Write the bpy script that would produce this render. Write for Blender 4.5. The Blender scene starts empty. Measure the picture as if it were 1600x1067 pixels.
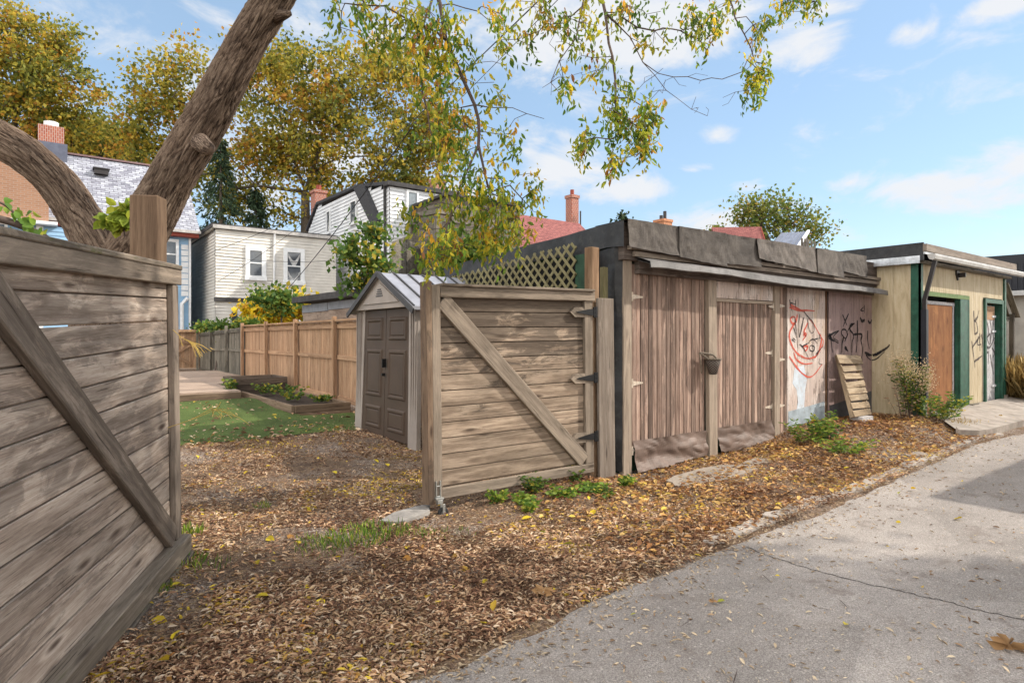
import bpy, math, random
import numpy as np
from mathutils import Vector, noise
random.seed(7)
rng = np.random.default_rng(7)
scene = bpy.context.scene
COL = scene.collection
# world axes: x runs along the lane, y runs from the lane into the yards, z up
F, HZ, CH = 960.0, 527.0, 1.5

def P(px, py, Y):
    X = (px-800)/F*Y
    return Vector((.8*X+.6*Y, -.6*X+.8*Y, CH+(HZ-py)/F*Y))
def onv(px, py, v):
    r = (px-800)/F
    return P(px, py, v/(.8-.6*r))
def onu(px, py, u):
    r = (px-800)/F
    return P(px, py, u/(.8*r+.6))
def onz(px, py, z=0.0):
    return P(px, py, (CH-z)*F/(py-HZ))
def ss(a, b, x):
    t = min(1, max(0, (x-a)/(b-a)))
    return t*t*(3-2*t)

EDGE = [(-400,2.0),(-3,2.0),(1.2,2.43),(2.92,2.57),(5.98,2.69),(10.3,3.0),(12.3,2.92),(20,3.0),(400,3.0)]
def edge(u):
    for (a, b), (c, d) in zip(EDGE, EDGE[1:]):
        if u <= c:
            return b+(d-b)*(u-a)/(c-a)
    return 3.0
def gh(u, v):
    e = edge(u)
    if v < e-.25:
        return -.05
    z = .2*ss(6.3, 9.6, u)*ss(e, e+.9, v)
    z = max(z, .1*ss(5.5, 9, v)+.1*ss(9, 13.5, v))
    z += -.06*ss(1.5, -1.5, u)*ss(4.6, 2.5, v)-.045*ss(4.2,5,u)*ss(9,7.6,u)*ss(3.9,4.5,v)*ss(5.5,5,v)
    z -= .055*math.exp(-((u-2.62)**2+(v-4.6)**2)/.18)
    near = ss(40, 25, abs(u))*ss(-6, 0, v)
    z += near*(.030*noise.noise(Vector((u*.9, v*.9, 0)))+.014*noise.noise(Vector((u*3.1, v*3.1, 4))))
    return z+.015*ss(e-.25, e+.1, v)-.02*ss(e+.02, e-.25, v)

# ---------------------------------------------------------------- objects
def wloc(o):
    p = Vector((0, 0, 0))
    while o is not None:
        p = p+o.location
        o = o.parent
    return p
def tag(o, label=None, cat=None, group=None, kind=None):
    if label: o['label'] = label
    if cat: o['category'] = cat
    if group: o['group'] = group
    if kind: o['kind'] = kind
    return o
def thing(name, label, cat, loc, group=None):
    o = bpy.data.objects.new(name, None)
    COL.objects.link(o)
    o.location = Vector(loc)
    o.empty_display_size = .2
    return tag(o, label, cat, group)
def link_mesh(name, me, parent):
    o = bpy.data.objects.new(name, me)
    COL.objects.link(o)
    if parent is not None:
        o.parent = parent
    return o
def place(name, V, me_fill, parent, origin=None):
    """vertices are given in world metres; the object gets a sensible origin"""
    V = np.asarray(V, dtype=float)
    if parent is not None:
        off = np.array(wloc(parent))
    else:
        lo, hi = V.min(0), V.max(0)
        off = np.array([(lo[0]+hi[0])/2, (lo[1]+hi[1])/2, lo[2]]) if origin is None else np.array(origin)
    me = me_fill(V-off)
    o = link_mesh(name, me, parent)
    if parent is None:
        o.location = Vector(off)
    return o

class MB:
    def __init__(s):
        s.v = []; s.f = []; s.uv = []; s.r = []
    def face(s, pts, uvs=None, rnd=.5):
        k = len(s.v)
        s.v += [tuple(p) for p in pts]
        s.f.append(tuple(range(k, k+len(pts))))
        s.uv.append(uvs or [(0, 0)]*len(pts))
        s.r.append(rnd)
    def obox(s, c, ax, h, rnd=None):
        c = Vector(c); ax = [Vector(a).normalized() for a in ax]
        if ax[0].cross(ax[1]).dot(ax[2]) < 0:
            ax[2] = -ax[2]
        rnd = random.random() if rnd is None else rnd
        ou, ov = rnd*37.3, random.random()*91
        L = max(range(3), key=lambda i: h[i])
        k = len(s.v)
        sg = [(x, y, z) for x in (-1, 1) for y in (-1, 1) for z in (-1, 1)]
        for (x, y, z) in sg:
            s.v.append(tuple(c+ax[0]*h[0]*x+ax[1]*h[1]*y+ax[2]*h[2]*z))
        F6 = [((0,1,3,2),0),((4,6,7,5),0),((0,4,5,1),1),((2,3,7,6),1),((0,2,6,4),2),((1,5,7,3),2)]
        for fi, (f, n) in enumerate(F6):
            a, b = [i for i in range(3) if i != n]
            if L == b: a, b = b, a
            s.f.append(tuple(k+i for i in f))
            s.uv.append([(sg[i][a]*h[a]+ou, sg[i][b]*h[b]+ov+fi*1.7) for i in f])
            s.r.append(rnd)
    def box(s, lo, hi, rnd=None):
        lo = Vector(lo); hi = Vector(hi)
        s.obox((lo+hi)/2, ((1,0,0),(0,1,0),(0,0,1)), (hi-lo)/2, rnd)
    def beam(s, p0, p1, w, t, side, rnd=None, ext=0):
        """w is measured along `side`, t along the third direction"""
        p0 = Vector(p0); p1 = Vector(p1)
        d = (p1-p0); L = d.length; d.normalize()
        n = d.cross(Vector(side)).normalized(); sd = n.cross(d)
        s.obox((p0+p1)/2, (d, sd, n), (L/2+ext, w/2, t/2), rnd)
    def tube(s, pts, rad, seg=8, cap=True, rnd=None):
        pts = [Vector(p) for p in pts]
        rad = [rad]*len(pts) if not hasattr(rad, '__len__') else rad
        rnd = random.random() if rnd is None else rnd
        k0 = len(s.v); ref = None; L = 0
        Ls = []
        for i, p in enumerate(pts):
            d = (pts[min(i+1, len(pts)-1)]-pts[max(i-1, 0)]).normalized()
            if ref is None:
                ref = d.orthogonal().normalized()
            ref = (ref-d*ref.dot(d)).normalized()
            b = d.cross(ref)
            if i: L += (p-pts[i-1]).length
            Ls.append(L)
            for j in range(seg):
                a = 2*math.pi*j/seg
                s.v.append(tuple(p+(ref*math.cos(a)+b*math.sin(a))*rad[i]))
        for i in range(len(pts)-1):
            for j in range(seg):
                j2 = (j+1) % seg
                s.f.append((k0+i*seg+j, k0+i*seg+j2, k0+(i+1)*seg+j2, k0+(i+1)*seg+j))
                c = 6.28*rad[i]/seg
                s.uv.append([(Ls[i], j*c), (Ls[i], (j+1)*c), (Ls[i+1], (j+1)*c), (Ls[i+1], j*c)])
                s.r.append(rnd)
        if cap:
            for base, rev in ((k0, True), (k0+(len(pts)-1)*seg, False)):
                f = tuple(base+j for j in range(seg))
                s.f.append(f[::-1] if rev else f)
                s.uv.append([(0, 0)]*seg); s.r.append(rnd)
    def prism(s, poly, d, rnd=None):
        """polygon (3-D points) extruded by vector d"""
        rnd = random.random() if rnd is None else rnd
        poly = [Vector(p) for p in poly]; d = Vector(d)
        n = (poly[1]-poly[0]).cross(poly[2]-poly[1])
        for k in range(2, len(poly)-1):
            n = n+(poly[k]-poly[k-1]).cross(poly[k+1]-poly[k])
        if n.dot(d) > 0:
            poly = poly[::-1]
        n.normalize()
        a = (poly[1]-poly[0]).normalized(); b = n.cross(a)
        o = poly[0]
        uvf = lambda q: ((q-o).dot(a)+rnd*31, (q-o).dot(b)+rnd*17)
        s.face(poly, [uvf(p) for p in poly], rnd)
        s.face([p+d for p in poly[::-1]], [uvf(p) for p in poly[::-1]], rnd)
        for i in range(len(poly)):
            p, q = poly[i], poly[(i+1) % len(poly)]
            L = (q-p).length; D = d.length
            s.face([q, p, p+d, q+d], [(L, 0), (0, 0), (0, D), (L, D)], rnd)
    def lathe(s, c, prof, seg=16, rnd=.5):
        k0 = len(s.v)
        for (r, z) in prof:
            for j in range(seg):
                a = 2*math.pi*j/seg
                s.v.append((c[0]+r*math.cos(a), c[1]+r*math.sin(a), c[2]+z))
        for i in range(len(prof)-1):
            for j in range(seg):
                j2 = (j+1) % seg
                s.f.append((k0+i*seg+j, k0+i*seg+j2, k0+(i+1)*seg+j2, k0+(i+1)*seg+j))
                s.uv.append([(j/seg, i*.1), ((j+1)/seg, i*.1), ((j+1)/seg, i*.1+.1), (j/seg, i*.1+.1)])
                s.r.append(rnd)
    def build(s, name, mat, parent=None, bevel=0, smooth=False, origin=None):
        def fill(V):
            me = bpy.data.meshes.new(name)
            me.from_pydata([tuple(p) for p in V], [], s.f)
            uvl = me.uv_layers.new(name='UVMap')
            flat = np.array([c for f in s.uv for p in f for c in p], dtype=np.float32)
            uvl.data.foreach_set('uv', flat)
            at = me.attributes.new('rnd', 'FLOAT', 'FACE')
            at.data.foreach_set('value', np.array(s.r, dtype=np.float32))
            if smooth:
                me.polygons.foreach_set('use_smooth', [True]*len(me.polygons))
            me.materials.append(mat)
            me.update()
            return me
        o = place(name, s.v, fill, parent, origin)
        if bevel:
            m = o.modifiers.new('bevel', 'BEVEL')
            m.width = bevel; m.segments = 1; m.limit_method = 'ANGLE'
        return o

def unit(a):
    return a/np.maximum(np.linalg.norm(a, axis=-1, keepdims=True), 1e-9)
def leafmesh(name, C, D, S, mat, parent=None, aspect=.45, cup=.08, rnd=None, six=False, kindorigin=None, W=None):
    """folded leaves: base C, direction D, length S"""
    C = np.asarray(C, float); D = unit(np.asarray(D, float)); n = len(C)
    S = np.broadcast_to(np.asarray(S, float), (n,))[:, None]
    if W is None:
        W = rng.normal(size=(n, 3))
    W = unit(W-D*(W*D).sum(1, keepdims=True))
    N = np.cross(D, W)
    tip = C+D*S
    if six:
        h = S*aspect*.5
        q = [C, C+D*S*.28+W*h*.85+N*S*cup, C+D*S*.62+W*h*.9+N*S*cup, tip-N*S*cup*.6,
             C+D*S*.62-W*h*.9+N*S*cup, C+D*S*.28-W*h*.85+N*S*cup]
        V = np.stack(q, 1).reshape(-1, 3)
        idx = np.array([0, 3, 2, 1, 0, 5, 4, 3]); per = 6; fl = 4; nf = 2
    else:
        h = S*aspect*.5
        q = [C, C+D*S*.45+W*h+N*S*cup, tip, C+D*S*.45-W*h+N*S*cup]
        V = np.stack(q, 1).reshape(-1, 3)
        idx = np.array([0, 2, 1, 0, 3, 2]); per = 4; fl = 3; nf = 2
    li = (np.arange(n)[:, None]*per+idx[None]).reshape(-1)
    if rnd is None:
        rnd = rng.random(n)
    def fill(V):
        me = bpy.data.meshes.new(name)
        me.vertices.add(len(V)); me.vertices.foreach_set('co', V.astype(np.float32).reshape(-1))
        me.loops.add(len(li)); me.loops.foreach_set('vertex_index', li.astype(np.int32))
        me.polygons.add(n*nf)
        me.polygons.foreach_set('loop_start', (np.arange(n*nf)*fl).astype(np.int32))
        at = me.attributes.new('rnd', 'FLOAT', 'FACE')
        at.data.foreach_set('value', np.repeat(rnd, nf).astype(np.float32))
        me.materials.append(mat)
        me.update(calc_edges=True)
        return me
    return place(name, V, fill, parent, kindorigin)
def catmull(pts, n=8):
    pts = [Vector(p) for p in pts]
    if len(pts) < 3:
        return [pts[0].lerp(pts[-1], i/n) for i in range(n+1)]
    e = [pts[0]*2-pts[1]]+pts+[pts[-1]*2-pts[-2]]
    out = []
    for i in range(1, len(e)-2):
        a, b, c, d = e[i-1:i+3]
        for k in range(n):
            t = k/n
            out.append(.5*((2*b)+(c-a)*t+(2*a-5*b+4*c-d)*t*t+(3*b-a-3*c+d)*t**3))
    out.append(pts[-1])
    return out

# ---------------------------------------------------------------- materials
class M:
    def __init__(s, name, rough=.8, spec=.3):
        s.m = bpy.data.materials.new(name); s.m.use_nodes = True
        s.t = s.m.node_tree
        s.b = s.t.nodes['Principled BSDF']
        s.b.inputs['Roughness'].default_value = rough
        s.b.inputs['Specular IOR Level'].default_value = spec
    def n(s, ty, ins=None, **pr):
        nd = s.t.nodes.new('ShaderNode'+ty)
        for k, v in pr.items(): setattr(nd, k, v)
        for k, v in (ins or {}).items():
            s.put(nd.inputs[k], v)
        return nd
    def put(s, sock, v):
        if isinstance(v, bpy.types.NodeSocket): s.t.links.new(v, sock)
        elif isinstance(v, tuple) and len(v) == 3 and sock.type == 'RGBA': sock.default_value = (*v, 1)
        else: sock.default_value = v
    def uv(s): return s.n('TexCoord').outputs['UV']
    def obj(s): return s.n('TexCoord').outputs['Object']
    def rnd(s): return s.n('Attribute', attribute_name='rnd').outputs['Fac']
    def mp(s, v, sc, loc=(0,0,0)): return s.n('Mapping', {'Vector': v, 'Scale': sc, 'Location': loc}).outputs[0]
    def noise(s, v, sc=5, det=4, ro=.55, dist=0):
        return s.n('TexNoise', {'Vector': v, 'Scale': sc, 'Detail': det, 'Roughness': ro, 'Distortion': dist}).outputs['Fac']
    def vor(s, v, sc=5, out='Distance', feature='F1'):
        return s.n('TexVoronoi', {'Vector': v, 'Scale': sc}, feature=feature).outputs[out]
    def math(s, op, a, b=0, c=False):
        nd = s.n('Math', operation=op, use_clamp=c); s.put(nd.inputs[0], a); s.put(nd.inputs[1], b); return nd.outputs[0]
    def rng(s, v, a, b, c=0, d=1, smooth=True):
        nd = s.n('MapRange', {'Value': v, 'From Min': a, 'From Max': b, 'To Min': c, 'To Max': d}, clamp=True)
        if smooth: nd.interpolation_type = 'SMOOTHSTEP'
        return nd.outputs[0]
    def mix(s, f, a, b, mode='MIX'):
        nd = s.n('Mix', data_type='RGBA', blend_type=mode)
        s.put(nd.inputs[0], f); s.put(nd.inputs[6], a); s.put(nd.inputs[7], b)
        return nd.outputs[2]
    def ramp(s, f, stops, inter='LINEAR'):
        nd = s.n('ValToRGB', {'Fac': f}); cr = nd.color_ramp; cr.interpolation = inter
        while len(cr.elements) < len(stops): cr.elements.new(.5)
        for e, (p, c) in zip(cr.elements, stops):
            e.position = p; e.color = (*c, 1)
        return nd.outputs[0]
    def col(s, c): s.put(s.b.inputs['Base Color'], c); return s
    def bump(s, h, st=.5, d=.01):
        s.put(s.b.inputs['Normal'], s.n('Bump', {'Height': h, 'Strength': st, 'Distance': d}).outputs[0]); return s
    def val(s, v, f):   # scale a colour's value by a factor socket
        return s.mix(1.0, v, s.n('CombineColor', {0: f, 1: f, 2: f}).outputs[0], 'MULTIPLY')

def wood(name, dark, mid, light, stain=.5, grain=1., knots=1., var=.3, moss=0, stcol=(.035,.028,.024), bs=.5, across=1.):
    m = M(name, .85, .2); uv = m.uv(); r = m.rnd()
    off = m.n('CombineXYZ', {'X': m.math('MULTIPLY', r, 13.0), 'Y': 0.0, 'Z': m.math('MULTIPLY', r, 7.0)}).outputs[0]
    v = m.n('VectorMath', {0: uv, 1: off}, operation='ADD').outputs[0]
    kd = m.vor(m.mp(v, (1.9, 7.5*across, 1)), 1.0)
    kn = m.rng(kd, .03, .19, 1, 0)
    f = m.noise(m.mp(v, (.45, 8*across, 1)), 1.0, 2, .5, .3)
    f2 = m.math('ADD', f, m.math('MULTIPLY', m.rng(kd, 0, .35, 1, 0), .16*knots))
    rings = m.math('ADD', m.math('MULTIPLY', m.math('SINE', m.math('MULTIPLY', f2, 30.0)), .5), .5)
    fine = m.noise(m.mp(v, (7, 150*across, 1)), 1.0, 8, .72)
    chk = m.rng(m.noise(m.mp(v, (2.6, 75*across, 1), (5, 2, 0)), 1.0, 3, .5), .665, .70, 0, 1)
    g = m.math('ADD', m.math('MULTIPLY', rings, .17*grain), m.math('MULTIPLY', fine, .83))
    c = m.ramp(g, [(.25, dark), (.48, mid), (.72, light)])
    big = m.noise(m.mp(v, (1.6, 5*across, 1)), 1.0, 5, .65, .4)
    c = m.val(c, m.rng(big, .3, .7, 1-.35*stain, 1.12))
    st = m.rng(m.math('ADD', m.noise(m.mp(v, (1.5, 6*across, 1)), 1.3, 9, .74, .8), m.math('MULTIPLY', m.math('SUBTRACT', r, .5), .34)), .50, .585, 0, 1)
    c = m.mix(m.math('MULTIPLY', st, .8*stain), c, stcol)
    c = m.mix(m.math('MULTIPLY', kn, .85*knots), c, (dark[0]*.35, dark[1]*.3, dark[2]*.3))
    c = m.val(c, m.rng(m.math('FRACT', m.math('MULTIPLY', r, 7.31)), 0, 1, 1-var, 1+var, False))
    c = m.mix(m.math('MULTIPLY', chk, .75), c, (dark[0]*.3, dark[1]*.28, dark[2]*.26))
    if moss:
        mo = m.rng(m.noise(m.mp(v, (2, 9, 1)), 2.2, 6, .7), .55, .7, 0, moss)
        c = m.mix(mo, c, (.085, .10, .022))
    m.col(c)
    m.bump(m.math('ADD', g, m.math('MULTIPLY', kn, -.4)), bs, .004)
    return m.m

def plain(name, c, rough=.8, var=.15, sc=4, bump=.2, spec=.3, metal=0, bsc=60, dirt=0, dcol=(.06,.05,.04)):
    m = M(name, rough, spec); o = m.obj()
    a = m.noise(o, sc, 6, .65)
    cc = m.val(m.n('RGB').outputs[0], m.rng(a, .3, .7, 1-var, 1+var))
    m.t.nodes['RGB'].outputs[0].default_value = (*c, 1)
    if dirt:
        cc = m.mix(m.rng(m.noise(o, sc*2.3, 6, .7), .5, .72, 0, dirt), cc, dcol)
    m.col(cc)
    if bump: m.bump(m.noise(o, bsc, 4), bump, .005)
    m.b.inputs['Metallic'].default_value = metal
    return m.m

def leafmat(name, stops, trans=.35, rough=.6, var=.25):
    m = M(name, rough, .25); r = m.rnd()
    c = m.ramp(r, stops)
    c = m.val(c, m.rng(m.noise(m.obj(), 3, 3), .3, .7, 1-var, 1+var))
    m.col(c)
    tr = m.n('BsdfTranslucent', {'Color': m.val(c, m.n('Value').outputs[0])})
    m.t.nodes['Value'].outputs[0].default_value = 1.5
    mx = m.n('MixShader', {0: trans, 1: m.b.outputs[0], 2: tr.outputs[0]})
    m.t.links.new(mx.outputs[0], m.t.nodes['Material Output'].inputs['Surface'])
    return m.m
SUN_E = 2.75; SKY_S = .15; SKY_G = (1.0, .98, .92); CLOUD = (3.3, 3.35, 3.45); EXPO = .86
W_GATE = wood('gate_wood', (.12,.085,.06), (.27,.20,.145), (.46,.36,.27), stain=.78, var=.13)
W_FRAME = wood('gate_frame_wood', (.11,.088,.068), (.22,.175,.135), (.33,.265,.205), stain=.25, var=.08)
W_DARKG = wood('near_gate_wood', (.18,.13,.10), (.36,.285,.23), (.54,.455,.38), stain=.5, var=.14)
W_DFRAME = wood('near_gate_frame_wood', (.095,.071,.055), (.19,.15,.118), (.29,.235,.19), stain=.45, var=.08)
W_CAP = wood('mossy_cap_wood', (.07,.055,.04), (.16,.13,.10), (.26,.21,.16), stain=.6, moss=.75)
W_POST = wood('cedar_post_wood', (.11,.062,.035), (.21,.13,.078), (.30,.20,.125), stain=.5, var=.08, knots=.5)
W_FENCE = wood('cedar_fence_wood', (.20,.11,.06), (.35,.21,.125), (.47,.31,.195), stain=.2, var=.16, knots=.5)
W_OLD = wood('old_grey_fence_wood', (.08,.07,.05), (.17,.15,.12), (.26,.23,.19), stain=.7, var=.2, moss=.35)
W_DOOR = wood('garage_plank_wood', (.085,.048,.037), (.32,.215,.168), (.49,.36,.29), stain=.6, var=.24, knots=.6, bs=.9, across=1.3)
W_TRIM = wood('garage_trim_wood', (.20,.15,.115), (.36,.285,.22), (.47,.38,.30), stain=.2, var=.06, knots=.4)
W_PLY = wood('orange_plywood', (.18,.068,.025), (.29,.125,.048), (.38,.18,.07), stain=.45, var=.06, knots=.8, stcol=(.10,.035,.015), across=.35)
W_DECK = wood('deck_wood', (.20,.14,.10), (.34,.25,.19), (.45,.35,.28), stain=.3, var=.12, moss=0)
W_BED = wood('bed_wood', (.09,.06,.04), (.19,.13,.085), (.28,.20,.14), stain=.3, var=.12)
W_PALE = wood('pallet_wood', (.20,.14,.08), (.36,.27,.18), (.47,.38,.27), stain=.35, var=.14)
W_LATT = wood('lattice_wood', (.12,.10,.05), (.20,.175,.09), (.27,.24,.14), stain=.2, var=.15, moss=.55)
W_WEATH = wood('weathered_board', (.15,.12,.095), (.26,.21,.17), (.36,.30,.25), stain=.4, var=.1)

def panelmat(name, base, alt, alt2):
    m = M(name, .75, .25); uv = m.uv(); o = m.obj()
    c = m.mix(m.rng(m.noise(m.mp(o, (1, 1, .5)), 1.6, 5, .7), .48, .6), base, alt)
    c = m.mix(m.rng(m.noise(m.mp(o, (2, 1, .6), (4,0,2)), 1.5, 5, .7), .56, .66, 0, .8), c, alt2)
    c = m.val(c, m.rng(m.noise(m.mp(o, (9, 1, .6)), 3, 5, .7), .3, .7, .8, 1.1))
    c = m.mix(m.rng(m.noise(m.mp(o, (2.5, 1, .35), (1,0,5)), 5, 7, .8), .53, .60, 0, .75), c, (.17,.125,.10))
    c = m.mix(m.rng(m.noise(m.mp(o, (5, 1, 3)), 6, 5, .8), .60, .66, 0, .8), c, (.07,.05,.045))
    m.col(c); m.bump(m.noise(m.mp(o, (30, 1, 3)), 3, 5), .5, .004)
    return m.m
PANEL = panelmat('pink_painted_panel', (.57,.46,.405), (.68,.60,.55), (.55,.41,.30))
PANEL2 = panelmat('mauve_painted_panel', (.33,.235,.22), (.40,.29,.265), (.28,.20,.19))
SHEET = plain('blue_grey_sheet', (.36,.42,.46), .55, .25, 5, .2, dirt=.6, dcol=(.16,.12,.09))
BLUEWASH = plain('pale_blue_wash_paint', (.56,.62,.68), .7, .15, 6, .1, dirt=.5, dcol=(.5,.38,.32))

def yellowmat():
    m = M('cream_plywood_siding', .8, .2); o = m.obj()
    c = m.ramp(m.noise(m.mp(o, (4, 4, .7)), 3, 6, .7, .4), [(.3, (.38,.30,.19)), (.5, (.52,.43,.29)), (.7, (.60,.52,.38))])
    c = m.mix(m.rng(m.noise(o, 9, 6, .75), .6, .74, 0, .6), c, (.22,.15,.08))
    m.col(c); m.bump(m.noise(m.mp(o, (12, 12, 1)), 5, 5, .7), .5, .004)
    return m.m
YEL = yellowmat()
GREEN = plain('dark_green_paint', (.022,.088,.058), .5, .3, 8, .2, dirt=.35, dcol=(.08,.10,.07))
LGREEN = plain('faded_green_paint', (.13,.20,.07), .7, .25, 12, .3, dirt=.5, dcol=(.2,.18,.1))
DGREEN = plain('green_painted_wall', (.02,.055,.03), .7, .3, 6, .2)
WHITEP = plain('white_trim', (.72,.73,.74), .5, .08, 6, .05)
WHITEOLD = plain('peeling_white_paint', (.52,.50,.50), .7, .2, 10, .5, dirt=.75, dcol=(.16,.13,.12))
GUTTER = plain('gutter_metal', (.42,.40,.38), .4, .2, 6, .1, dirt=.5, dcol=(.2,.17,.13))
DGUTTER = plain('brown_downspout', (.035,.03,.03), .45, .2, 6, .1)
ALU = plain('bare_flashing', (.55,.56,.58), .35, .2, 9, .3, metal=.6, dirt=.4)
RUBBER = plain('black_rubber_membrane', (.03,.03,.032), .5, .4, 4, .25, dirt=.35, dcol=(.10,.09,.08))
def felt():
    m = M('roofing_felt', .85, .25); o = m.obj(); r = m.rnd()
    c = m.ramp(m.noise(o, 3.2, 8, .75, .5), [(.3, (.05,.043,.039)), (.5, (.11,.094,.083)), (.72, (.19,.165,.145))])
    c = m.mix(m.rng(m.noise(o, 14, 6, .8), .58, .7, 0, .6), c, (.20,.17,.13))
    c = m.val(c, m.rng(r, 0, 1, .68, 1.3))
    m.col(c); m.bump(m.math('ADD', m.noise(o, 120, 3), m.math('MULTIPLY', m.noise(o, 7, 4), 1.5)), .6, .008)
    return m.m
FELT = felt()
AWN = plain('awning_felt', (.15,.14,.135), .6, .3, 3, .5, bsc=25, dirt=.5, dcol=(.05,.045,.045))
SKIRT = plain('brown_rubber_skirt', (.15,.105,.085), .6, .25, 3, .3, bsc=30, dirt=.4, dcol=(.08,.065,.055))
PAINTW = plain('painted_hinge', (.55,.47,.38), .6, .25, 30, .3, dirt=.7, dcol=(.28,.12,.05))
IRON = plain('black_iron', (.012,.012,.013), .45, .2, 20, .2)
GALV = plain('galvanised_steel', (.42,.42,.40), .4, .15, 30, .1, metal=.7)
TYRE = plain('caster_rubber', (.03,.03,.03), .7, .2, 20, .1)
ROPE = plain('old_rope', (.16,.13,.10), .9, .3, 60, .8)
def basketm():
    m = M('woven_wicker', .85, .2); uv = m.uv()
    a = m.n('TexChecker', {'Vector': m.mp(uv, (26, 60, 1)), 'Scale': 1.0, 'Color1': (.17,.14,.12), 'Color2': (.045,.036,.032)})
    m.col(a.outputs[0]); m.bump(a.outputs[1], 1, .006); return m.m
WICKER = basketm()
def spray(name, c, dens):
    m = M(name, .6, .2); o = m.obj(); uv = m.uv()
    m.col(m.n('RGB').outputs[0]); m.t.nodes['RGB'].outputs[0].default_value = (*c, 1)
    e = m.n('SeparateXYZ', {0: uv}).outputs[1]
    e = m.math('SUBTRACT', 1.0, m.math('ABSOLUTE', m.math('SUBTRACT', m.math('MULTIPLY', e, 2.0), 1.0)))
    g = m.math('ADD', e, m.math('MULTIPLY', m.math('SUBTRACT', m.noise(o, 60, 5, .7), .5), 1.5))
    a = m.math('MULTIPLY', m.rng(g, .0, .5), m.rng(m.noise(m.mp(o, (6,1,1.5)), 3, 5, .7), .3, .5, dens*.55, dens))
    m.put(m.b.inputs['Alpha'], a)
    return m.m
RSPRAY = spray('red_spray_paint', (.62,.11,.07), .9)
KSPRAY = spray('black_spray_paint', (.02,.018,.022), 1.0)
GSPRAY = spray('thin_grey_spray_paint', (.06,.045,.05), .75)
CONC = plain('concrete', (.31,.27,.235), .9, .25, 3, .7, bsc=45, dirt=.85, dcol=(.17,.13,.10))
STONE = plain('pale_stone', (.25,.23,.21), .9, .3, 8, .8, bsc=40, dirt=.5, dcol=(.14,.11,.09))
SHEDW = plain('taupe_resin', (.30,.255,.225), .6, .1, 3, .15)
SHEDD = plain('brown_resin_door', (.068,.044,.030), .55, .12, 3, .15)
SHEDR = plain('grey_resin_roof', (.27,.27,.30), .4, .15, 3, .1)
SHEDK = plain('dark_resin_edge', (.05,.045,.045), .5, .1, 3, .1)
SID_B = plain('beige_vinyl_siding', (.62,.59,.54), .6, .10, 1.2, .05, dirt=.25, dcol=(.35,.32,.27))
SID_W = plain('white_vinyl_siding', (.66,.67,.69), .6, .10, 1.2, .05, dirt=.25, dcol=(.38,.38,.37))
SID_BL = plain('blue_vinyl_siding', (.27,.44,.62), .6, .08, 2, .05)
SHINGLE_D = plain('dark_shingle', (.045,.045,.05), .8, .4, 12, .4)
ROOFDK = plain('dark_roofing', (.05,.047,.047), .8, .3, 4, .3)
REDTRIM = plain('red_brown_trim', (.25,.05,.03), .6, .1)
GLASS = plain('window_glass', (.05,.06,.075), .08, .3, 3, 0, spec=.8)
CURT = plain('pale_curtain', (.42,.42,.42), .9, .3, 8, .1)
BLKSID = plain('charcoal_metal_siding', (.022,.023,.03), .45, .2, 3, .1)
CINDER = plain('cinder_block', (.36,.34,.31), .9, .15, 4, .4)
LAMPW = plain('lamp_grey', (.3,.3,.3), .5)
def shingle(name, a, b, mo, sc=1.0):
    m = M(name, .85, .2); uv = m.uv()
    br = m.n('TexBrick', {'Vector': m.mp(uv, (sc, sc, 1)), 'Color1': a, 'Color2': b, 'Mortar': mo, 'Scale': 1.0, 'Mortar Size': .012,
        'Brick Width': .34, 'Row Height': .15, 'Bias': -.1})
    c = m.val(br.outputs['Color'], m.rng(m.noise(m.mp(uv, (3.2, 7, 1)), 1.5, 4, .7), .3, .7, .65, 1.35))
    m.col(c); m.bump(br.outputs['Fac'], -.6, .01)
    return m.m
SHING_G = shingle('grey_asphalt_shingle', (.36,.37,.41), (.17,.17,.21), (.09,.09,.11))
SHING_R = shingle('red_asphalt_shingle', (.27,.10,.09), (.20,.07,.065), (.10,.04,.04))
def brick(name, a, b, mo):
    m = M(name, .85, .2); uv = m.uv()
    br = m.n('TexBrick', {'Vector': uv, 'Color1': a, 'Color2': b, 'Mortar': mo, 'Scale': 1.0, 'Mortar Size': .012, 'Brick Width': .23, 'Row Height': .085})
    m.col(br.outputs['Color']); m.bump(br.outputs['Fac'], -.6, .01)
    return m.m
BRICK = brick('red_brick', (.36,.11,.065), (.27,.075,.05), (.36,.30,.26))
BRICKBR = brick('tan_brick', (.33,.18,.11), (.27,.14,.085), (.30,.22,.17))

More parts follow.
